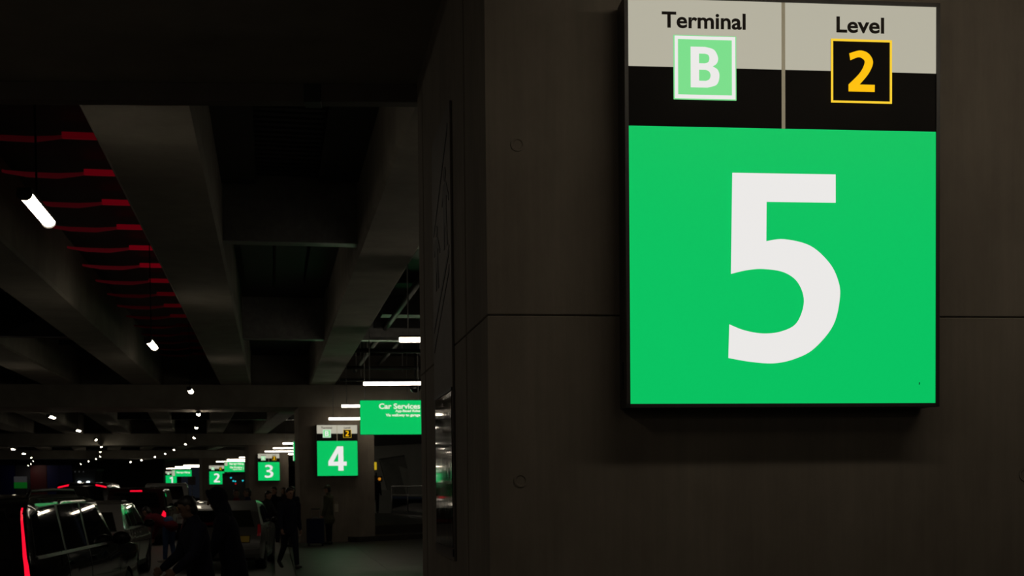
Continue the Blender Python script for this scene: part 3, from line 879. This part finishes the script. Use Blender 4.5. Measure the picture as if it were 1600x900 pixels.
for px in (117, 123.5, 130):
    P = atY(px, 737, 123.9)
    mb = MB(); mb.ball((P.x - kb.location.x, -.04, P.z + .15), .07, u=8, v=6); mb.build('small_lamp', 'dim_grey', kb)
# small indicator lights on a dark cabinet between sign 2 and sign 3
P = atY(365, 752, 96)
ec = empty('equipment_cabinet', (P.x, P.y, 0), R(15), label='dark cabinet with tiny cyan and red lights under the hanging sign near sign 2', cat='cabinet')
MB().box(-.8, .8, 0, .6, 0, P.z + .6, .02).build('body', 'dark_metal', ec)
for px, py, m in ((361, 746.5, 'cyan'), (364.5, 751.5, 'cyan'), (367.5, 752, 'cyan'), (378.5, 751, 'cyan'), (368, 756, 'red_led')):
    Q = atY(px, py, 96)
    mb = MB(); mb.ball(((Q.x - P.x) / math.cos(R(15)), -.03, Q.z), .06, u=8, v=6); mb.build('indicator_light', m, ec)
# post sign by sign 1
P = atY(300, 770, 120)
ps = empty('post_sign', (P.x, P.y, 0), 0, label='dark square board on a post, below and right of sign 1', cat='sign')
MB().box(-.35, .35, -.03, .03, 1.9, 2.7, .01).build('board', 'boardgrey', ps)
MB().tube([(0, .05, 0), (0, .05, 2.6)], [.03, .03], 8, round_=False).build('post', 'galv', ps)

# ------------------------------------------------------------------ vehicles
STY = {
    'suv': dict(rear=[(.012, .17), (.0, .24), (.0, .37), (.012, .46), (.018, .62), (.040, .90), (.058, .955)], roof=[(.10, .985), (.25, 1.0), (.45, .995), (.565, .955)],
                front=[(.69, .655), (.78, .635), (.93, .595), (.985, .54), (1., .40), (.997, .22), (.975, .16)], top=.86,
                win=[[(.045, .665), (.058, .885), (.12, .925), (.215, .935), (.225, .665)], [(.245, .665), (.235, .935), (.40, .94), (.41, .665)], [(.43, .665), (.42, .94), (.54, .925), (.655, .69), (.65, .665)]]),
    'crossover': dict(rear=[(.014, .19), (.0, .27), (.0, .40), (.014, .50), (.03, .60), (.085, .84), (.11, .90)], roof=[(.16, .955), (.30, 1.0), (.45, .99), (.56, .93)],
                      front=[(.70, .665), (.80, .63), (.94, .57), (.985, .50), (1., .40), (.996, .22), (.97, .17)], top=.80,
                      win=[[(.15, .68), (.17, .83), (.225, .90), (.235, .675)], [(.255, .675), (.245, .905), (.40, .93), (.41, .67)], [(.43, .67), (.42, .93), (.53, .90), (.655, .70), (.65, .67)]]),
    'van': dict(rear=[(.01, .16), (.0, .22), (.0, .36), (.006, .5), (.012, .62), (.026, .93), (.035, .965)], roof=[(.07, .99), (.25, 1.0), (.6, .995), (.70, .96)],
                front=[(.82, .62), (.88, .58), (.96, .52), (.99, .46), (1., .36), (.997, .2), (.97, .15)], top=.87,
                win=[[(.06, .62), (.06, .90), (.36, .91), (.36, .62)], [(.39, .62), (.39, .91), (.56, .91), (.56, .62)], [(.59, .62), (.59, .91), (.68, .89), (.79, .64), (.785, .62)]]),
}
ZS = [.25, .31, .37, .46, .54, .62, .66, .72, .79, .86, .91, .95, .98]
YS = [.02, .05, .09, .15, .3, .45, .6, .7, .82, .9, .95, .98]
def slice_bm(bm, H, L, zaxis=2):
    for z in ZS:
        bmesh.ops.bisect_plane(bm, geom=bm.verts[:] + bm.edges[:] + bm.faces[:], plane_co=(0, 0, z * H), plane_no=(0, 0, 1))
    if L:
        for y in YS:
            bmesh.ops.bisect_plane(bm, geom=bm.verts[:] + bm.edges[:] + bm.faces[:], plane_co=(0, y * L, 0), plane_no=(0, 1, 0))
def car(name, label, corner, yaw, L, W, H, style, paint, tail=None, tail_on=True, high=None, plate=None, rails=False, rim='alloy', zbase=-.15, bumper=None):
    st = STY[style]
    hw = W / 2
    c, s = math.cos(yaw), math.sin(yaw)
    ox, oy = corner[0] - hw * c, corner[1] - hw * s
    root = empty(name, (ox, oy, zbase), yaw, label=label, cat='car' if style != 'van' else 'van')
    def lerp(tab, t):
        if t <= tab[0][0]: return tab[0][1]
        for (a, va), (b, vb) in zip(tab, tab[1:]):
            if t <= b: return va + (vb - va) * (t - a) / (b - a)
        return tab[-1][1]
    def Wf(y, z):
        g = lerp([(0, .93), (.15, .95), (.30, .985), (.45, 1.0), (.56, .995), (.64, .965), (.66, .95), (.95, st['top']), (1.0, st['top'] - .09)], z / H)
        d = min(y, L - y)
        k = .55
        e = 1 - .09 * (1 - d / k) ** 2 if d < k else 1
        return hw * g * max(e, .5)
    rtab = sorted([(z, y) for y, z in st['rear']])
    def rear_y(z): return lerp(rtab, z / H) * L
    ftab = sorted([(z, y) for y, z in st['front']])
    r = .37 if H > 1.6 else .34
    yr, yf = .195 * L, .80 * L
    bot = .145 * H
    pts = [(y * L, z * H) for y, z in st['rear'] + st['roof'] + st['front']]
    for cy in (yf, yr):
        ra = r + .05
        a0 = math.asin(max(-1, min(1, (bot - r) / ra)))
        for k in range(13):
            a = a0 + (PI - 2 * a0) * k / 12
            pts.append((cy + ra * math.cos(a), r + ra * math.sin(a)))
    mb = MB()
    mb.prism([(-hw, y, z) for y, z in pts], (W, 0, 0))
    bmesh.ops.triangulate(mb.bm, faces=mb.bm.faces[:])
    slice_bm(mb.bm, H, L)
    bmesh.ops.bisect_plane(mb.bm, geom=mb.bm.verts[:] + mb.bm.edges[:] + mb.bm.faces[:], plane_co=(0, 0, 0), plane_no=(1, 0, 0))
    for v in mb.bm.verts:
        v.co.x *= Wf(v.co.y, v.co.z) / hw
    bmesh.ops.dissolve_limit(mb.bm, angle_limit=R(.5), verts=mb.bm.verts[:], edges=mb.bm.edges[:])
    body = mb.build('body', paint, root, True)
    bv = body.modifiers.new('edge', 'BEVEL'); bv.width = .045; bv.segments = 3; bv.limit_method = 'ANGLE'; bv.angle_limit = R(42)
    body.modifiers.new('norm', 'WEIGHTED_NORMAL')
    def side_panel(nm, poly, sx, m, off=.004, th=.012, parent=root):
        mb = MB()
        vs = [mb.bm.verts.new((0, y * L, z * H)) for y, z in poly]
        mb.bm.faces.new(vs)
        slice_bm(mb.bm, H, L)
        for v in mb.bm.verts: v.co.x = sx * (Wf(v.co.y, v.co.z) + off)
        o = mb.build(nm, m, parent, False)
        so = o.modifiers.new('solid', 'SOLIDIFY'); so.thickness = th; so.offset = 0
        return o
    def rear_panel(nm, poly, m, off=.006, th=.014, parent=root):
        """poly in (x as part of the local half width, z part of H)"""
        mb = MB()
        vs = [mb.bm.verts.new((x, 0, z * H)) for x, z in poly]
        mb.bm.faces.new(vs)
        slice_bm(mb.bm, H, 0)
        for x in (-.9, -.7, .7, .9):
            bmesh.ops.bisect_plane(mb.bm, geom=mb.bm.verts[:] + mb.bm.edges[:] + mb.bm.faces[:], plane_co=(x, 0, 0), plane_no=(1, 0, 0))
        for v in mb.bm.verts:
            xx = v.co.x; y0 = rear_y(v.co.z)
            v.co.y = y0 - off + max(0, abs(xx) - .90) * .25
            v.co.x = xx * Wf(y0, v.co.z)
        o = mb.build(nm, m, parent, False)
        so = o.modifiers.new('solid', 'SOLIDIFY'); so.thickness = th; so.offset = 0
        return o
    for sx in (1, -1):
        side_panel('pillar_trim', [(min(a for a, b in st['win'][0]) - .004, .655), (st['win'][0][1][0] - .004, st['win'][0][1][1] + .005)] + [(a, b + .006) for a, b in (st['win'][0][2], st['win'][0][-2] if style == 'suv' else st['win'][0][2], st['win'][1][1], st['win'][2][1], st['win'][2][2])] + [(st['win'][2][3][0] + .004, st['win'][2][3][1]), (st['win'][2][3][0] + .004, .655)], sx, 'trim_black', .001, .008) if style != 'van' else None
        for poly in st['win']: side_panel('side_window', poly, sx, 'glass')
        for a, b in ((.245, .37), (.43, .56)):
            side_panel('door_handle', [(a + .01, .575), (a + .01, .595), (a + .055, .595), (a + .055, .575)], sx, paint, .02, .03)
        for y in (.235, .42):
            side_panel('door_seam', [(y, .24), (y, .655), (y + .0022, .655), (y + .0022, .24)], sx, 'trim_black', .001, .004)
        side_panel('sill_trim', [(.30, .15), (.30, .215), (.70, .215), (.70, .15)], sx, 'trim_black', .006, .02)
        side_panel('window_trim', [(.045, .645), (.045, .658), (.66, .658), (.66, .645)], sx, 'dark_metal' if high is None else 'trim_black', .007, .012)
        mb = MB(); mb.ball((sx * (Wf(.66 * L, .66 * H) + .12), .655 * L, .68 * H), (.115, .06, .085)); mb.box(min(sx * hw * .9, sx * (hw + .08)), max(sx * hw * .9, sx * (hw + .08)), .652 * L, .662 * L, .645 * H, .67 * H)
        mb.build('door_mirror', 'trim_black', root, True)
        if rails:
            x = sx * (Wf(.3 * L, .985 * H) - .05)
            mb = MB(); mb.tube([(x, .12 * L, .985 * H), (x, .14 * L, H + .035), (x, .30 * L, H + .045), (x, .46 * L, H + .035), (x, .48 * L, .985 * H)], [.018] * 5, 8); mb.build('roof_rail', 'trim_black', root, True)
    fw = [(-.84, .0), (.84, .0), (.78, 1), (-.78, 1)]
    rw0, rw1 = (.655, .925) if style != 'crossover' else (.63, .86)
    rear_panel('rear_window', [(x, rw0 + (rw1 - rw0) * t) for x, t in fw], 'glass')
    # windscreen
    (ya, za), (yb, zb) = st['roof'][-1], st['front'][0]
    mb = MB(); q = []
    for t in (.06, .97):
        y, z = (ya + (yb - ya) * t) * L, (za + (zb - za) * t) * H
        w_ = Wf(y, z) * .9
        q.append(((-w_, y, z + .012), (w_, y, z + .012)))
    mb.prism([q[0][0], q[0][1], q[1][1], q[1][0]], (0, .008, .012)); mb.build('windscreen', 'glass', root)
    # rear lights
    tm = 'tail' if tail_on else 'tail_dim'
    for sx in (1, -1):
        if tail == 'bar': poly = [(.925, .46), (.985, .46), (.975, .66), (.958, .925), (.940, .925), (.938, .66)]
        elif tail == 'corner': poly = [(.80, .46), (.99, .46), (.99, .56), (.93, .60), (.88, .56)]
        elif tail == 'upright': poly = [(.90, .50), (.99, .50), (.985, .66), (.92, .66)]
        elif tail == 'high': poly = [(.55, .938), (.98, .90), (.98, .925), (.55, .962)]
        else: poly = [(.76, .50), (.99, .49), (.99, .60), (.76, .60)]
        rear_panel('tail_light', [(sx * x, z) for x, z in poly], tm, .014, .02)
    if high:
        rear_panel('brake_light', [(-high, .928), (high, .928), (high, .948), (-high, .948)], 'tail', .02, .02)
    bm_ = bumper or paint
    rear_panel('rear_bumper', [(-.97, .19), (.97, .19), (.97, .33), (-.97, .33)], bm_, .05, .09)
    rear_panel('lower_valance', [(-.90, .15), (.90, .15), (.90, .20), (-.90, .20)], 'trim_black', .052, .09)
    px = plate or 0
    pk = rear_panel('number_plate', [(px - .17, .415), (px + .17, .415), (px + .17, .50), (px - .17, .50)], 'plate', .018, .01)
    rear_panel('plate_frame', [(px - .19, .405), (px + .19, .405), (px + .19, .51), (px - .19, .51)], 'trim_black', .010, .01)
    for sx in (1, -1):
        mb = MB(); mb.ball((sx * hw * .68, L * .975, .50 * H), (.16, .10, .07)); mb.build('headlight', 'glass', root, True)
    MB().box(-hw * .45, hw * .45, L * .985, L * 1.0 + .012, .36 * H, .52 * H, .01).build('grille', 'trim_black', root)
    # wheels
    wme = None
    for cy in (yr, yf):
        for sx in (1, -1):
            wh = empty('wheel', (sx * (hw - .13), cy, r)); wh.parent = root
            if wme is None:
                t = MB().lathe([(r * .62, -.11), (r * .93, -.12), (r, -.09), (r, .09), (r * .93, .12), (r * .62, .11), (r * .62, -.11)], 'x', 28).build('tyre', 'rubber', wh, True)
                mb = MB().lathe([(.0001, .03), (r * .16, .05), (r * .2, .02), (r * .3, .0), (r * .3, -.02), (.0001, -.02)], 'x', 20)
                mb.lathe([(r * .57, .10), (r * .64, .105), (r * .64, -.1), (r * .57, -.1), (r * .57, .10)], 'x', 28)
                for k in range(10):
                    a = 2 * PI * k / 10
                    d = Vector((0, math.cos(a), math.sin(a)))
                    mb.tube([d * r * .15 + Vector((.02, 0, 0)), d * r * .6 + Vector((.06, 0, 0))], [(.018, .03), (.014, .022)], 6, round_=False)
                mb.lathe([(.0001, -.03), (r * .62, -.03), (r * .62, -.06), (.0001, -.06)], 'x', 20)
                ri = mb.build('rim', rim, wh); wme = (t.data, ri.data)
            else:
                t = inst('tyre', wme[0], wh); ri = inst('rim', wme[1], wh)
            if sx < 0: t.rotation_euler = ri.rotation_euler = (0, 0, PI)
    return root
def XY(px, Y): return (atY(px, 760, Y).x, Y)
car('suv', 'glossy black suv with a tall thin red tail light, at the lower left', XY(55, 12.0), R(6.6), 5.9, 2.0, 1.745, 'suv', 'black_paint', 'bar', rails=True)
car('crossover', 'pale grey crossover standing just beyond the black suv', XY(197, 24.0), R(9.5), 4.6, 1.85, 1.56, 'crossover', 'white_paint', 'side', False)
car('suv', 'dark red suv with a lit brake light across its roof edge', XY(262, 40.0), R(11), 4.9, 1.95, 1.82, 'suv', 'maroon_paint', 'corner', True, high=.22)
car('van', 'white van with a gold number plate below sign 1', XY(298, 53), R(14), 5.2, 1.95, 2.0, 'van', 'van_paint', 'upright', True, plate=.48)
car('suv', 'dark vehicle with slanting red lights at its roof corners, beyond the black suv', XY(174, 44), R(11), 5.0, 1.95, 2.02, 'van', 'black_paint', 'high', True)
car('hatchback', 'silver hatchback at the curb behind the hooded person', XY(411, 27.4), R(7.0), 4.5, 1.82, 1.50, 'crossover', 'silver_paint', 'upright', False, plate=.55, bumper='silver_paint')

# ------------------------------------------------------------------ people
def person(label, x, y, z0, H, yaw, top, pants, skin='skin', hair='hair', shoe='shoe', hipL=0, kneeL=0, hipR=0, kneeR=0, armL=(0, .12, .15, 0), armR=(0, .12, .15, 0),
           lean=0, head=(0, 0), coat=0, hood=None, cap=None, near=False, bulk=1.0, long_hair=False, scarf=None, twist=0):
    """faces local +y; arms are (forward swing, outward swing, elbow bend, forearm inward)"""
    k = H / 1.75
    root = empty('person', (x, y, z0), yaw, label=label, cat='person')
    th, sh, ft = .245 * H, .235 * H, .045 * H
    def leg(sx, a, kn, hip):
        k1 = hip + Vector((sx * .01, math.sin(a), -math.cos(a))) * th
        b = a - kn
        an = k1 + Vector((0, math.sin(b), -math.cos(b))) * sh
        return k1, an, b
    hips = {sx: Vector((sx * .085 * k, 0, 0)) for sx in (-1, 1)}
    legs = {-1: leg(-1, hipL, kneeL, hips[-1]), 1: leg(1, hipR, kneeR, hips[1])}
    low = min(l[1].z for l in legs.values()) - ft
    up = Vector((0, 0, -low))
    hips = {s: h + up for s, h in hips.items()}
    legs = {s: (l[0] + up, l[1] + up, l[2]) for s, l in legs.items()}
    pel = up.copy()
    sp = Vector((0, math.sin(lean), math.cos(lean)))
    fw = Vector((0, math.cos(lean), -math.sin(lean)))
    X = Vector((1, 0, 0))
    chest = pel + sp * .20 * H
    shc = pel + sp * .285 * H
    neck = pel + sp * .315 * H
    hl = lean * .55 + head[1]
    hu = Vector((0, math.sin(hl), math.cos(hl)))
    hc = neck + hu * .092 * H + fw * .012
    hrot = Matrix.Rotation(head[0], 3, 'Z') @ Matrix.Rotation(-hl, 3, 'X')
    hf, hx, hz = hrot @ Vector((0, 1, 0)), hrot @ X, hrot @ Vector((0, 0, 1))
    b = MB()
    b.tube([pel - sp * .03, pel + sp * .05 * H, pel + sp * .12 * H, chest, pel + sp * .26 * H, pel + sp * .295 * H],
           [(.155 * k, .10 * k), (.15 * k, .10 * k), (.13 * k, .092 * k), (.155 * k, .105 * k), (.16 * k, .09 * k), (.09 * k, .06 * k)], 14, side=X)
    b.tube([shc, neck, hc - hu * .03], [.062 * k, .052 * k, .055 * k], 10)
    b.ball(hc + hz * .015 * k, (.076 * k, .094 * k, .108 * k), hrot, 18, 12)
    b.ball(hc - hz * .055 * k + hf * .022 * k, (.056 * k, .068 * k, .062 * k), hrot, 14, 10)   # jaw
    b.ball(hc - hz * .095 * k + hf * .062 * k, (.026 * k, .022 * k, .020 * k), hrot, 10, 8)    # chin
    b.tube([hc + hf * .088 * k + hz * .022 * k, hc + hf * .108 * k - hz * .018 * k], [.011 * k, .016 * k], 8)   # nose
    b.tube([hc + hf * .080 * k + hz * .036 * k - hx * .045 * k, hc + hf * .091 * k + hz * .036 * k, hc + hf * .080 * k + hz * .036 * k + hx * .045 * k], [.010 * k, .012 * k, .010 * k], 8)  # brow
    b.tube([hc + hf * .080 * k - hz * .052 * k - hx * .022 * k, hc + hf * .089 * k - hz * .052 * k, hc + hf * .080 * k - hz * .052 * k + hx * .022 * k], [.007 * k, .009 * k, .007 * k], 6)  # lips
    for s in (-1, 1): b.ball(hc + hx * s * .078 * k - hf * .005 * k, (.011 * k, .022 * k, .034 * k), hrot, 8, 8)   # ears
    arms = {}
    for s, (p, ab, el, inw) in ((-1, armL), (1, armR)):
        S = shc + X * s * .108 * H - sp * .012 * H
        p2 = p + lean * 0
        d1 = Vector((s * math.sin(ab), math.sin(p2) * math.cos(ab), -math.cos(p2) * math.cos(ab)))
        E = S + d1 * .172 * H
        d2 = Vector((s * (math.sin(ab) - math.sin(inw)), math.sin(p2 + el) * math.cos(ab), -math.cos(p2 + el) * math.cos(ab))).normalized()
        Wr = E + d2 * .145 * H
        arms[s] = (S, E, Wr, d2)
        b.tube([S, S + d1 * .08 * H, E, E + d2 * .05 * H, Wr], [.05 * k, .044 * k, .037 * k, .038 * k, .027 * k], 10)
        n = (X * -s - d2 * (X * -s).dot(d2)).normalized()      # palm faces the body
        f = d2.cross(n).normalized()
        if f.dot(fw) < 0: f = -f
        pc = Wr + d2 * .05 * k
        b.tube([Wr - d2 * .005, Wr + d2 * .03 * k, Wr + d2 * .09 * k], [(.018 * k, .028 * k), (.019 * k, .040 * k), (.015 * k, .042 * k)], 10, side=n)
        for q, (off, ln) in enumerate(((.033, .068), (.012, .078), (-.010, .072), (-.031, .056))):
            r0 = Wr + d2 * .085 * k + f * off * k
            r1 = r0 + (d2 * .85 + n * .35) * ln * .45 * k
            r2 = r1 + (d2 * .45 + n * .85) * ln * .35 * k
            r3 = r2 + (d2 * -.05 + n * .95) * ln * .25 * k
            b.tube([r0 - d2 * .02 * k, r0, r1, r2, r3], [.0095 * k, .0095 * k, .009 * k, .008 * k, .007 * k], 7)
        t0 = Wr + d2 * .025 * k + f * .028 * k
        b.tube([t0, t0 + (f * .7 + d2 * .6) * .035 * k, t0 + (f * .65 + d2 * 1.3 + n * .3) * .045 * k], [.013 * k, .011 * k, .009 * k], 8)
    for s in (-1, 1):
        k1, an, bb = legs[s]
        b.tube([hips[s] + Vector((0, 0, .02)), hips[s] + (k1 - hips[s]) * .5, k1, k1 + (an - k1) * .35, an], [.085 * k, .072 * k, .052 * k, .054 * k, .036 * k], 10)
    body = b.build('body', skin, root, True)
    def skin_over(o, vox, smooth=3):
        m = o.modifiers.new('union', 'REMESH'); m.mode = 'VOXEL'; m.voxel_size = vox; m.use_smooth_shade = True
        m = o.modifiers.new('soft', 'SMOOTH'); m.factor = .5; m.iterations = smooth
    skin_over(body, .0075 if near else .010, 2)
    # eyes
    for s in (-1, 1):
        e = MB(); e.ball(hc + hf * .083 * k + hz * .014 * k + hx * s * .031 * k, .0105 * k, u=10, v=8); e.build('eye', 'eye', root, True)
    # clothing
    B = bulk
    b = MB()
    hem = .02 * H
    b.tube([pel - sp * .06 * H, pel + sp * .04 * H, pel + sp * .12 * H, chest, pel + sp * .262 * H, pel + sp * .30 * H, neck + hu * .012 * H],
           [(.178 * k * B, .128 * k * B), (.172 * k * B, .125 * k * B), (.158 * k * B, .118 * k * B), (.176 * k * B, .128 * k * B), (.178 * k * B, .112 * k * B), (.112 * k, .085 * k), (.074 * k, .074 * k)], 16, side=X)
    if coat:
        cz = pel - sp * .06 * H
        b.tube([cz + sp * .03, cz - Vector((0, 0, coat * H))], [(.178 * k * B, .13 * k * B), (.215 * k * B, .165 * k * B)], 16, side=X)
    for s, (S, E, Wr, d2) in arms.items():
        b.tube([S, S + (E - S) * .5, E, E + (Wr - E) * .5, Wr - d2 * .01], [.070 * k * B, .064 * k * B, .056 * k * B, .050 * k * B, .041 * k * B], 12)
    j = b.build('jacket', top, root, True); skin_over(j, .014, 4)
    b = MB()
    b.tube([pel + Vector((0, 0, .06 * H)), pel - Vector((0, 0, .035 * H))], [(.150 * k, .112 * k), (.158 * k, .115 * k)], 14, side=X)
    for s in (-1, 1):
        k1, an, bb = legs[s]
        b.tube([hips[s], hips[s] + (k1 - hips[s]) * .5, k1, k1 + (an - k1) * .5, an + (k1 - an) * .06], [.098 * k, .086 * k, .068 * k, .060 * k, .052 * k], 12)
    j = b.build('trousers', pants, root, True); skin_over(j, .013, 3)
    for s in (-1, 1):
        k1, an, bb = legs[s]
        t = Vector((0, math.cos(bb * .7), math.sin(bb * .7))); dn = Vector((0, math.sin(bb * .7), -math.cos(bb * .7)))
        b = MB(); heel = an + dn * ft * .45
        b.tube([heel - t * .04 * k, heel + t * .06 * k, heel + t * .15 * k + dn * .012 * k, heel + t * .19 * k + dn * .014 * k], [(.042 * k, .045 * k), (.045 * k, .045 * k), (.048 * k, .032 * k), (.040 * k, .026 * k)], 12, side=X)
        b.tube([an + (k1 - an) * .05, heel], [.046 * k, .044 * k], 10)
        j = b.build('shoe', shoe, root, True); skin_over(j, .010, 2)
    # hair, hood, cap
    if hood:
        b = MB()
        b.tube([neck - hu * .03 * H - fw * .01, neck + hu * .03 * H - fw * .012, hc - hz * .05 * k - hf * .03 * k], [(.125 * k, .10 * k), (.112 * k, .10 * k), (.10 * k, .085 * k)], 14, side=hx)
        b.ball(hc + hz * .018 * k - hf * .026 * k, (.104 * k, .112 * k, .132 * k), hrot, 18, 14)
        b.tube([hc + hf * .052 * k - hx * .082 * k - hz * .085 * k, hc + hf * .068 * k - hx * .084 * k + hz * .01 * k, hc + hf * .066 * k - hx * .058 * k + hz * .095 * k, hc + hf * .068 * k + hz * .124 * k,
                hc + hf * .066 * k + hx * .058 * k + hz * .095 * k, hc + hf * .068 * k + hx * .084 * k + hz * .01 * k, hc + hf * .052 * k + hx * .082 * k - hz * .085 * k], [.026 * k] * 7, 8)
        j = b.build('hood', hood, root, True); skin_over(j, .012, 4)
    else:
        b = MB()
        b.ball(hc + hz * .035 * k - hf * .016 * k, (.083 * k, .094 * k, .098 * k), hrot, 16, 12)
        b.ball(hc - hz * .03 * k - hf * .045 * k, (.074 * k, .058 * k, .075 * k), hrot, 12, 10)
        b.tube([hc + hz * .085 * k + hf * .05 * k - hx * .04 * k, hc + hz * .088 * k + hf * .062 * k, hc + hz * .085 * k + hf * .05 * k + hx * .04 * k], [.026 * k] * 3, 8)
        if long_hair: b.tube([hc - hf * .05 * k, neck - hf * .07 * k, neck - sp * .10 * H - hf * .09 * k], [(.08 * k, .06 * k), (.085 * k, .05 * k), (.07 * k, .03 * k)], 12, side=hx)
        j = b.build('hair', hair, root, True); skin_over(j, .010, 3)
    if cap:
        b = MB()
        b.ball(hc + hz * .055 * k - hf * .004 * k, (.092 * k, .106 * k, .075 * k), hrot, 18, 10)
        b.tube([hc + hf * .07 * k + hz * .052 * k, hc + hf * .175 * k + hz * .035 * k], [(.075 * k, .012 * k), (.055 * k, .009 * k)], 12, side=hx)
        j = b.build('cap', cap, root, True); skin_over(j, .008, 2)
    root['_arms'] = 0
    del root['_arms']
    return root, arms
def world(root, v):
    c, s = math.cos(root.rotation_euler[2]), math.sin(root.rotation_euler[2])
    return Vector((root.location.x + c * v.x - s * v.y, root.location.y + s * v.x + c * v.y, root.location.z + v.z))

FACE = lambda a: R(a)      # 0 = away from the camera, 90 = to the left, 180 = towards the camera
# two near figures loading the silver hatchback
p1, a1 = person('nearest man, in a dark coat, looking left, holding a bag with yellow straps', *XY(311, 13.6), -.15, 1.72, FACE(122), 'black_navy', 'dark_denim', 'skin_dark', armL=(.35, .22, .55, .2), armR=(.3, .22, .6, .3), head=(-.25, .28), lean=.12, near=True, coat=.08, bulk=1.12)
p2, a2 = person('hooded person in a long dark coat bending toward the silver car', *XY(362, 15.2), -.15, 1.80, FACE(100), 'black_navy', 'charcoal', 'skin_dark', armL=(.3, .15, .5, .1), armR=(.2, .15, .5, .1), lean=.20, head=(.12, .22), hood='black_navy', near=True, coat=.24, bulk=1.15)
# bag held by the man
hw_ = [world(p1, a1[s][2] + a1[s][3] * .10) for s in (-1, 1)]
mid = (hw_[0] + hw_[1]) / 2
bag = empty('carrier_bag', (mid.x, mid.y, mid.z - .62), FACE(100), label='dark carrier bag with yellow straps held by the nearest man', cat='bag')
mb = MB()
mb.tube([(0, 0, 0.02), (0, 0, .18), (0, 0, .36), (0, 0, .40)], [(.17, .09), (.185, .10), (.175, .07), (.165, .03)], 16, side=(1, 0, 0)); mb.build('pouch', 'charcoal', bag, True)
for sy in (-1, 1):
    mb = MB(); mb.tube([(-.10, sy * .04, .38), (-.075, sy * .03, .54), (0, sy * .015, .62), (.075, sy * .03, .54), (.10, sy * .04, .38)], [(.013, .005)] * 5, 8); mb.build('strap', 'yellow_strap', bag, True)

# man walking along the curb
p3, a3 = person('man walking toward the viewer in dark jacket and trousers, left of sign 4', *XY(451, 25.7), 0, 1.64, FACE(212), 'black_navy', 'dark_denim', hipL=.26, kneeL=.08, hipR=-.22, kneeR=.50, armL=(-.18, .13, .25, 0), armR=(.2, .16, .3, .1), lean=.03, head=(.25, .03), bulk=1.03)
q = world(p3, a3[-1][2] + a3[-1][3] * .115 + Vector((.07, -.02, -.03)))
ph = empty('phone', (q.x, q.y, q.z - .05), FACE(165), label='pale phone in the hand of the walking man', cat='phone')
MB().box(-.036, .036, -.005, .005, -.07, .07, .004).build('case', 'pale', ph)
MB().box(-.032, .032, -.0065, -.005, -.065, .065).build('screen', 'glass', ph)
# traveller with a suitcase by pier 4
p4, a4 = person('traveller in a cap and olive jacket standing by the pier with sign 4', *XY(513, 36.4), 0, 1.68, FACE(75), 'olive', 'black_coat', cap='olive', armL=(.05, .08, .35, .1), armR=(.1, .12, .7, .1), coat=.05, bulk=1.1, head=(.1, .12))
sc_ = empty('suitcase', (*XY(492, 35.5), 0), R(4), label='large dark upright suitcase beside the traveller in the cap', cat='suitcase')
MB().box(-.24, .24, -.15, .15, .07, .76, .04).build('shell', 'navy', sc_)
for k in range(7):
    x = -.18 + k * .06
    MB().box(x - .008, x + .008, -.157, -.14, .12, .71, .003).build('rib', 'navy', sc_)
for x in (-.1, .1): MB().tube([(x, .10, .75), (x, .10, 1.02)], [.009, .009], 8, round_=False).build('handle_tube', 'galv', sc_)
MB().tube([(-.11, .10, 1.02), (.11, .10, 1.02)], [.016, .016], 8).build('grip', 'trim_black', sc_, True)
MB().tube([(-.07, 0, .76), (-.05, 0, .79), (.05, 0, .79), (.07, 0, .76)], [.011] * 4, 8).build('carry_handle', 'galv', sc_, True)
for x in (-.19, .19):
    for y in (-.11, .11):
        MB().lathe([(.0001, -.018), (.035, -.018), (.035, .018), (.0001, .018)], 'x', 14, (x, y, .035)).build('wheel', 'rubber', sc_, True)
q = XY(525, 36.15)
pb_ = empty('paper_bag', (q[0] + .02, q[1] - .12, .93), R(10), label='small pale bag hanging at the side of the traveller in the cap', cat='bag')
MB().box(-.05, .05, -.03, .03, 0, .22, .008).build('pouch', 'pale', pb_)
MB().tube([(-.03, 0, .21), (-.02, 0, .29), (.02, 0, .29), (.03, 0, .21)], [.004] * 4, 6).build('handle', 'pale', pb_, True)
# man in jeans between the cars
p5, a5 = person('person in blue jeans bending over in the road beyond the pale crossover', *XY(262, 30.8), -.15, 1.74, FACE(70), 'dark_red', 'denim', shoe='shoe_pale', hipL=.06, hipR=-.08, kneeR=.05, armL=(.3, .12, .3, 0), armR=(.2, .12, .3, 0), lean=1.2, bulk=1.08)
# crowd behind the hooded person
CR = [('person in a dark red jacket in the crowd behind the hooded person', 369, 34.8, -.15, 1.74, 200, 'dark_red', 'charcoal', {}),
      ('person in a dark blue jacket in the crowd, facing the one in dark red', 387, 34.0, -.15, 1.76, 110, 'navy', 'dark_denim', {}),
      ('person bending over just above the silver hatchback', 408, 36, -.15, 1.72, 250, 'charcoal', 'grey_pants', dict(lean=.35, armL=(.5, .1, .3, 0))),
      ('person in a dark jacket left of the walking man', 428, 38, -.15, 1.80, 165, 'black_coat', 'dark_denim', {}),
      ('short person standing directly behind the walking man', 443, 40, 0, 1.62, 190, 'charcoal', 'grey_pants', dict(long_hair=True)),
      ('person with dark hair behind the right shoulder of the walking man', 456, 35, 0, 1.66, 150, 'black_navy', 'charcoal', {}),
      ('guard in a dark uniform standing under the amber lamps', 586.5, 57.5, PZ, 1.68, 185, 'black_coat', 'black_coat', {})]
for lb, px, Y, z, H, fa, t, pn, kw in CR:
    person(lb, *XY(px, Y), z, H, FACE(fa), t, pn, 'skin_dark' if px % 2 else 'skin', **kw)
